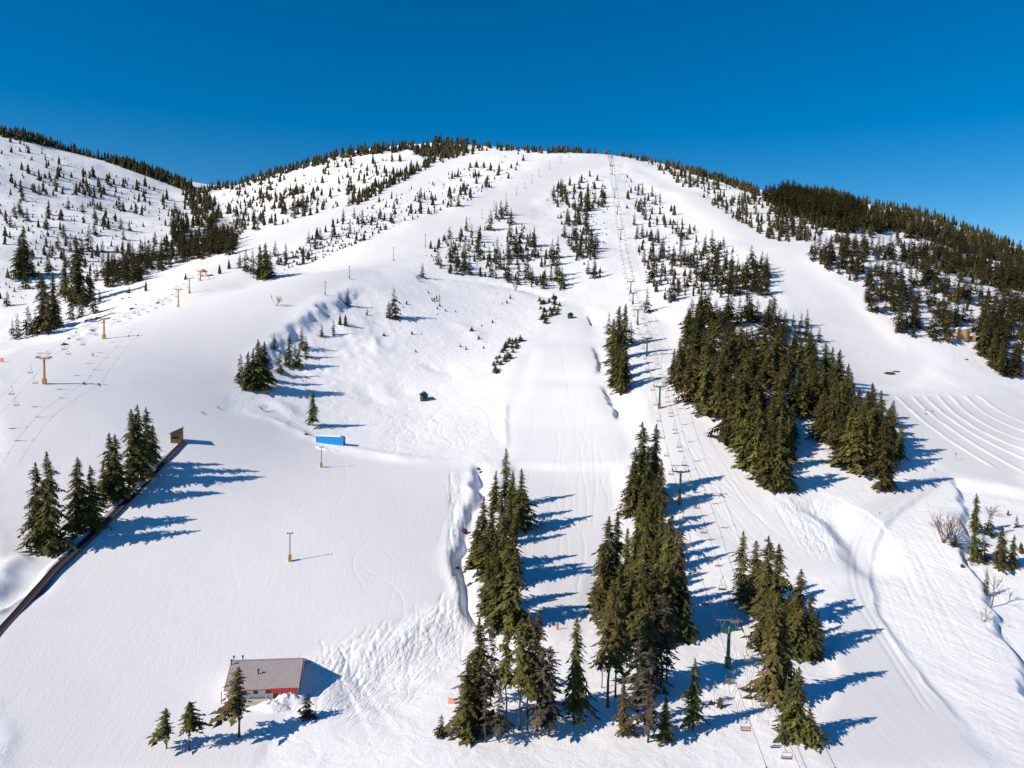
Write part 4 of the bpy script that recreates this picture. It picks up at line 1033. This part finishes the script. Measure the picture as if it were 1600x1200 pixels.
# ------------------------------------------------------------------ lodge
M_ROOF = flat('grey_pink_metal_roof', (.47, .40, .39), .55, .1, .18, .7)
M_WHITE = flat('white_siding', (.70, .70, .68), .7, 0, .08, 2.0)
M_CREAM = flat('cream_deck', (.55, .50, .44), .8, 0, .12, 2.0)
M_REDF = flat('red_fascia', (.50, .035, .025), .5, 0, .15, 1.5)
lx, ly, lz = hit(403, 1096)
LW = 13.6; LD = 12.0
lg = thing('ski_lodge', 'white lodge with grey metal roof and red fascia', 'building', (lx, ly + LD / 2, lz), .13)
eave, ridge = 2.7, 5.4
G = Geo(); G.box((0, 0, eave / 2 - 1), (LW - .9, LD - 1.2, eave + 2)); part(G, 'wall', M_WHITE, lg)
G = Geo(); G.add([(-LW / 2 + .45, -LD / 2 + .6, eave), (-LW / 2 + .45, LD / 2 - .6, eave), (-LW / 2 + .45, 0, ridge - .15), (LW / 2 - .45, -LD / 2 + .6, eave), (LW / 2 - .45, LD / 2 - .6, eave), (LW / 2 - .45, 0, ridge - .15)], [(0, 1, 2), (3, 5, 4), (0, 2, 5, 3), (1, 4, 5, 2)]); part(G, 'gable', M_WHITE, lg)
for s, nme in ((-1, 'roof'), (1, 'roof')):
    G = Geo(); a_ = [(-LW / 2, 0, ridge), (LW / 2, 0, ridge), (LW / 2, s * (LD / 2 + .5), eave - .25), (-LW / 2, s * (LD / 2 + .5), eave - .25)]
    G.add([Vector(p) + Vector((0, 0, dz)) for dz in (0, .14) for p in a_], [(0, 1, 2, 3), (7, 6, 5, 4), (0, 4, 5, 1), (1, 5, 6, 2), (2, 6, 7, 3), (3, 7, 4, 0)]); rf = part(G, nme, M_ROOF, lg)
    G = Geo(); nrib = 34
    for k in range(nrib + 1):
        x_ = -LW / 2 + .1 + (LW - .2) * k / nrib
        G.tube([(x_, s * .02, ridge + .15), (x_, s * (LD / 2 + .5), eave - .10)], .035, 4)
    rb = part(G, 'standing_seams', M_ROOF, rf); rb['kind'] = 'stuff'
G = Geo(); G.box((0, 0, ridge + .17), (LW + .05, .4, .08)); part(G, 'ridge_cap', M_ROOF, lg)
G = Geo(); G.box((LW * .30, -LD / 2 - .53, eave - .50), (LW * .36, .08, .95)); part(G, 'fascia', M_REDF, lg)
G = Geo(); G.box((-LW * .18, -LD / 2 - .53, eave - .20), (LW * .62, .06, .16)); part(G, 'gutter', M_REDF, lg)
for s in (-1, 1):
    G = Geo()
    for q in (-1, 1): G.tube([(s * (LW / 2 + .03), 0, ridge + .05), (s * (LW / 2 + .03), q * (LD / 2 + .5), eave - .2)], .09, 4)
    part(G, 'barge_board', M_REDF, lg)
for xq, ww in ((-3.4, 1.0), (-1.3, .8), (1.0, .9), (4.0, 1.3), (-5.2, .9)):
    G = Geo(); G.box((xq, -LD / 2 + .585, 1.65), (ww, .06, .75)); wn = part(G, 'window', M_GLASS, lg)
    G = Geo(); G.box((xq, -LD / 2 + .56, 1.22), (ww + .2, .12, .08)); part(G, 'sill', M_WHITE, wn)
G = Geo(); G.box((2.4, -LD / 2 + .585, .9), (.95, .06, 1.9)); part(G, 'door', M_DARK, lg)
G = Geo(); G.box((-2.2, -LD / 2 - .7, .25), (7.0, 2.3, .25)); part(G, 'deck', M_CREAM, lg)
G = Geo(); G.box((-2.2, -LD / 2 - 1.86, -.55), (7.0, .1, 1.4)); part(G, 'deck_skirt', M_CREAM, lg)
for xq in (-5.4, -2.2, 1.0):
    G = Geo(); G.box((xq, -LD / 2 - 1.7, 1.3), (.12, .12, 1.9)); part(G, 'deck_post', M_CREAM, lg)
for (xq, yq) in ((-LW / 2 + .15, -.9), (-LW / 2 + .3, .6), (-LW / 2 + 2.0, .5), (-1.2, -3.2)):
    zq = ridge - abs(yq) * (ridge - eave + .25) / (LD / 2 + .5)
    G = Geo(); G.tube([(xq, yq, zq), (xq, yq, zq + .9)], .10, 8); G.tube([(xq, yq, zq + .85), (xq, yq, zq + 1.15)], [.22, .16], 8); part(G, 'vent_pipe', M_DARK, lg)
# ploughed snow bank before the lodge
def snow_pile(u, v, rx, ry, h, rz, label, seed):
    x, y, z = hit(u, v); g = np.random.default_rng(seed); vs_, fs = [], []; nrng, nang = 7, 22
    vs_.append((0, 0, h))
    for i in range(1, nrng + 1):
        q = i / nrng
        for j in range(nang):
            a_ = 6.2832 * j / nang; w1 = 1 + .16 * math.sin(3 * a_ + seed) + .10 * math.sin(5 * a_ + 2 * seed)
            lx_, ly_ = math.cos(a_) * rx * q * w1, math.sin(a_) * ry * q * w1
            cxr, sxr = math.cos(rz), math.sin(rz); wx, wy = lx_ * cxr - ly_ * sxr, lx_ * sxr + ly_ * cxr
            gz = float(zat(x + wx, y + wy)) + ZC - z
            vs_.append((wx, wy, gz + h * (1 - q * q) ** 1.3 * (1 + .25 * g.normal() * (q < .9)) - (.25 if i == nrng else 0)))
    for j in range(nang): fs.append((0, 1 + j, 1 + (j + 1) % nang))
    for i in range(nrng - 1):
        for j in range(nang):
            a_ = 1 + i * nang + j; b_ = 1 + i * nang + (j + 1) % nang; fs.append((a_, a_ + nang, b_ + nang, b_))
    G = Geo(); G.add(vs_, fs); o = part(G, 'snow_pile', M_SNOW2, None, True); o.location = (x, y, z); tag(o, label, 'snow pile')
snow_pile(452, 1096, 3.4, 2.2, 1.7, .3, 'ploughed white snow bank piled before the lodge wall', 3)
snow_pile(425, 1104, 4.2, 2.0, 1.0, .1, 'low heaped snow bank left of the lodge snow pile', 5)
snow_pile(508, 702, 4.5, 1.6, .7, -.15, 'snow drift banked along the blue container front', 7)

# ------------------------------------------------------------------ round tank on the right
M_TANK = flat('tan_tank_paint', (.52, .33, .14), .7, 0, .12, .6)
x, y, z = hit(1508, 534)
y += 3
dpt = float(depth_of((x, y, z))); z = float(zat(x, y)) + ZC
tk = thing('water_tank', 'round tan water tank with snow roof among conifers', 'tank', (x, y, z))
TR, TH = 10.0 * dpt / FPX * .98, 20 * dpt / FPX * .9
G = Geo(); G.tube([(0, 0, -1), (0, 0, TH - .9)], TR, 28); part(G, 'tank_wall', M_TANK, tk, False)
G = Geo()
for zq in (.8, 2.2, 3.6): G.tube([(0, 0, zq), (0, 0, zq + .07)], TR + .03, 28)
part(G, 'hoop', M_TANK, tk)
G = Geo(); G.tube([(0, 0, TH - .9), (0, 0, TH - .4), (0, 0, TH + .1), (0, 0, TH + .45)], [TR + .12, TR + .15, TR * .8, TR * .3], 28); part(G, 'snow_cover', M_SNOW2, tk, True)
G = Geo(); G.box((TR + 1.2, -.6, .6), (3.4, 2.6, 2.8)); part(G, 'valve_house', M_TANK, tk)
G = Geo(); G.box((TR + .6, -1.93, .7), (.8, .06, 1.6)); part(G, 'door', M_DARK, tk)

# ------------------------------------------------------------------ rocks and bare earth
M_ROCK = flat('dark_rock', (.045, .045, .05), .9, 0, .5, 1.2, .2)
M_EARTH = flat('red_brown_earth', (.085, .035, .025), .95, 0, .5, .8, .2)
def rock(name, u, v, sx_, sy_, sz_, mat, label, cat, grp, seed, rz=0.0):
    x, y, z = hit(u, v); g = np.random.default_rng(seed)
    nlat, nlon = 6, 9; vs_ = [(0, 0, sz_)]; fs = []
    for i in range(1, nlat):
        th = math.pi * i / nlat
        for j in range(nlon):
            a_ = 6.2832 * j / nlon; q = g.uniform(.72, 1.2)
            vs_.append((math.sin(th) * math.cos(a_) * sx_ * q, math.sin(th) * math.sin(a_) * sy_ * q, math.cos(th) * sz_ * q))
    vs_.append((0, 0, -sz_)); L_ = len(vs_) - 1
    for j in range(nlon):
        fs.append((0, 1 + j, 1 + (j + 1) % nlon)); fs.append((L_, L_ - nlon + (j + 1) % nlon, L_ - nlon + j))
    for i in range(nlat - 2):
        for j in range(nlon): a_ = 1 + i * nlon + j; b_ = 1 + i * nlon + (j + 1) % nlon; fs.append((a_, a_ + nlon, b_ + nlon, b_))
    G = Geo(); G.add(vs_, fs); o = part(G, name, mat, None); o.location = (x, y, z); o.rotation_euler = (0, 0, rz); tag(o, label, cat, grp)
RK = [(102,539,1.6,.9),(108,530,.8,.7),(145,517,1.1,.6),(135,501,1.2,.7),(152,497,1.5,.8),(160,487,1.6,.8),(206,483,1.7,1.0),(213,476,1.0,.6),(192,467,1.3,.6),(203,465,1.2,.5),(247,474,1.2,.8),(119,520,.5,.9)]
RK.sort()
for i, (u, v, s1, s2) in enumerate(RK):
    rock('rock', u, v, s1, s1 * .6, s2, M_ROCK, 'dark rock jutting from the left shoulder snow, %s from left' % ordn(i), 'rock', 'rocks on the left shoulder', 30 + i, .5)
rock('earth_patch', 1389, 584, 3.6, 1.4, .9, M_EARTH, 'bare red-brown earth patch below the wide right run', 'earth', None, 50)
rock('earth_patch', 1400, 581, 2.2, .8, .5, M_EARTH, 'thin bare earth sliver right of the red-brown patch', 'earth', None, 51)
rock('earth_patch', 1389, 768, 1.3, .9, .9, M_EARTH, 'brown earth clod below the conifers beside the snow road', 'earth', None, 52)
rock('boulder', 725, 832, 1.1, 1.0, 1.2, M_EARTH, 'brown boulder exposed in the snowy creek gully', 'boulder', None, 53)
rock('boulder', 747, 733, .7, .6, .6, M_ROCK, 'dark boulder at the top of the creek gully', 'boulder', None, 54)
rock('boulder', 752, 738, .7, .6, .5, M_ROCK, 'smaller dark boulder just right of gully top', 'boulder', None, 57)
rock('boulder', 715, 888, .6, .5, .5, M_ROCK, 'dark boulder low in the creek gully', 'boulder', None, 55)
rock('tree_stump', 768, 995, .7, .7, 1.5, M_EARTH, 'red-brown rotten stump beside thin trees below creek', 'stump', None, 56)
rock('rock', 478, 679, .9, .6, .5, M_ROCK, 'small dark rock left of the blue container', 'rock', None, 58)
for i, (u, v) in enumerate([(1447,641),(1457,643),(1447,647)]):
    rock('rock', u, v, .6, .3, .35, M_ROCK, 'small dark rock showing in the tubing lanes, %s from left' % ordn(i), 'rock', 'rocks in the tubing lanes', 60 + i)
rock('rock', 1510, 562, 1.2, .5, .4, M_ROCK, 'dark rock on the snow mound below the tank', 'rock', None, 64)
rock('rock', 1504, 886, .6, .5, .8, M_ROCK, 'dark rock at the lip left of short conifers', 'rock', None, 65)

# ------------------------------------------------------------------ bare deciduous bushes and trees
def bare(u, v, vt, label, seed, spread, stems, cat='bush', name='bare_bush', grp=None):
    x, y, z = hit(u, v); H = (v - vt) * float(depth_of((x, y, z))) / FPX; g = np.random.default_rng(seed)
    o = thing(name, label, cat, (x, y, z), 0, grp)
    Gs, Gt = Geo(), Geo()
    def grow(p, dr, L_, r_, lev):
        q = p + dr * L_; mid = p + dr * L_ * .5 + np.array([*(g.normal(size=2) * .06 * L_), 0])
        (Gs if lev == 0 else Gt).tube([p, mid, q], [r_, r_ * .75, r_ * .5], 4 if lev else 5, 0, False)
        if lev >= 3: return
        for k in range(4 if lev < 2 else 3):
            f = g.uniform(.35, 1.0); nd = dr + g.normal(size=3) * .55; nd[2] = abs(nd[2]) + .15; nd /= np.linalg.norm(nd)
            grow(p + dr * L_ * f, nd, L_ * g.uniform(.42, .62), r_ * .5, lev + 1)
    for k in range(stems):
        a_ = g.random() * 6.28; dr = np.array([math.cos(a_) * spread, math.sin(a_) * spread, 1.0]); dr /= np.linalg.norm(dr)
        grow(np.array([math.cos(a_) * .2 * spread * stems * .3, math.sin(a_) * .2 * spread * stems * .3, -.2]), dr, H * .62 * g.uniform(.8, 1.1), .02 + .012 * H, 0)
    part(Gs, 'trunk' if stems == 1 else 'stems', M_TWIG, o); part(Gt, 'twigs', M_TWIG, o)
bare(1474, 848, 794, 'bare reddish deciduous bush, left one above the lip', 1, .45, 6)
bare(1488, 850, 800, 'bare reddish deciduous bush, right one above the lip', 2, .45, 6)
bare(1549, 949, 868, 'tall thin bare tree casting a long thin shadow', 3, .06, 1, 'tree', 'bare_tree')
bare(1537, 972, 945, 'small bare bush below the tall bare tree', 4, .4, 3)
bare(1548, 806, 785, 'bare bush behind the short conifers on right', 5, .5, 5)
bare(1520, 884, 866, 'bare twigs below the short conifers on right', 6, .6, 4)
bare(656, 440, 428, 'pale bare bush on the slope above the bowl', 7, .6, 5)
bare(413, 643, 628, 'bare bush at the rim left of the container', 8, .6, 5)
bare(432, 478, 458, 'bare bush on the crest above shaded bowl bank', 9, .6, 5)
bare(486, 626, 612, 'bare bush behind the lone conifer near the container', 10, .7, 5)
bare(476, 598, 588, 'bare bush on snow below the shaded bowl bank', 11, .7, 4)
bare(60, 866, 838, 'bare bush under the leftmost conveyor conifers', 12, .6, 5)
bare(120, 470, 446, 'bare tree among conifers beyond the left shoulder', 13, .25, 3, 'tree', 'bare_tree')
bare(806, 455, 436, 'bare brown bush in the clump above the bowl', 14, .5, 5)

# ------------------------------------------------------------------ markers, signs and netting
M_ORANGE = flat('orange_vinyl', (.75, .11, .03), .6, 0, .1, 3.0)
M_PINK = flat('faded_orange_mesh', (.75, .27, .20), .7, 0, .1, 3.0)
def banner(u, v, vt, wpx, label, mat, nm='marker_banner', cat='marker', rz=0.0):
    x, y, z = hit(u, v); k = float(depth_of((x, y, z))) / FPX; H = (v - vt) * k; W = wpx * k
    b = thing(nm, label, cat, (x, y, z), rz)
    for s in (-1, 1):
        G = Geo(); G.tube([(s * W / 2, 0, -.4), (s * W / 2, 0, H)], .035, 5); part(G, 'post', M_STEEL, b)
    G = Geo(); G.box((0, -.01, H * .52), (W - .07, .04, H * .9)); part(G, 'panel', mat, b)
banner(871, 984, 972, 3.2, 'orange upright marker banner at the foot of terrain park', M_ORANGE)
banner(317, 647, 643, 5, 'faded orange net panel, left of pair above the shed', M_PINK, 'safety_net', 'net')
banner(341, 639, 634, 4, 'faded orange net panel, right of pair above the shed', M_PINK, 'safety_net', 'net')
banner(706, 1100, 1090, 11, 'faded red safety net left of the bottom thin trees', M_PINK, 'safety_net', 'net', -.3)
banner(145, 557, 551, 3, 'small faded orange panel under the yellow lift', M_PINK, 'safety_net', 'net')
banner(3, 566, 559, 5, 'faded orange net at the far left edge of slope', M_PINK, 'safety_net', 'net')
def signpost(u, v, vt, label, mat, wpx):
    x, y, z = hit(u, v); k = float(depth_of((x, y, z))) / FPX; H = (v - vt) * k
    s_ = thing('sign_post', label, 'sign', (x, y, z))
    G = Geo(); G.tube([(0, 0, -.4), (0, 0, H)], .08, 6); part(G, 'post', mat, s_)
    G = Geo(); G.box((0, -.1, H * .82), (wpx * k, .05, H * .3)); part(G, 'sign_board', mat, s_)
signpost(1493, 719, 707, 'yellow sign post at the bend of the snow road', M_YEL, 2.2)
signpost(1429, 694, 686, 'dark sign post beside tubing lanes near the dense stand', M_DARK, 2.0)
signpost(1460, 736, 732, 'small dark marker post left of the yellow sign', M_DARK, 1.0)
signpost(1366, 945, 942, 'tiny yellow marker on the snow road edge', M_YEL, 1.6)
signpost(1374, 804, 800, 'tiny orange marker beside the curving snow road', M_ORANGE, 1.6)
signpost(346, 1100, 1080, 'slim grey post left of the lodge', M_STEEL, .8)
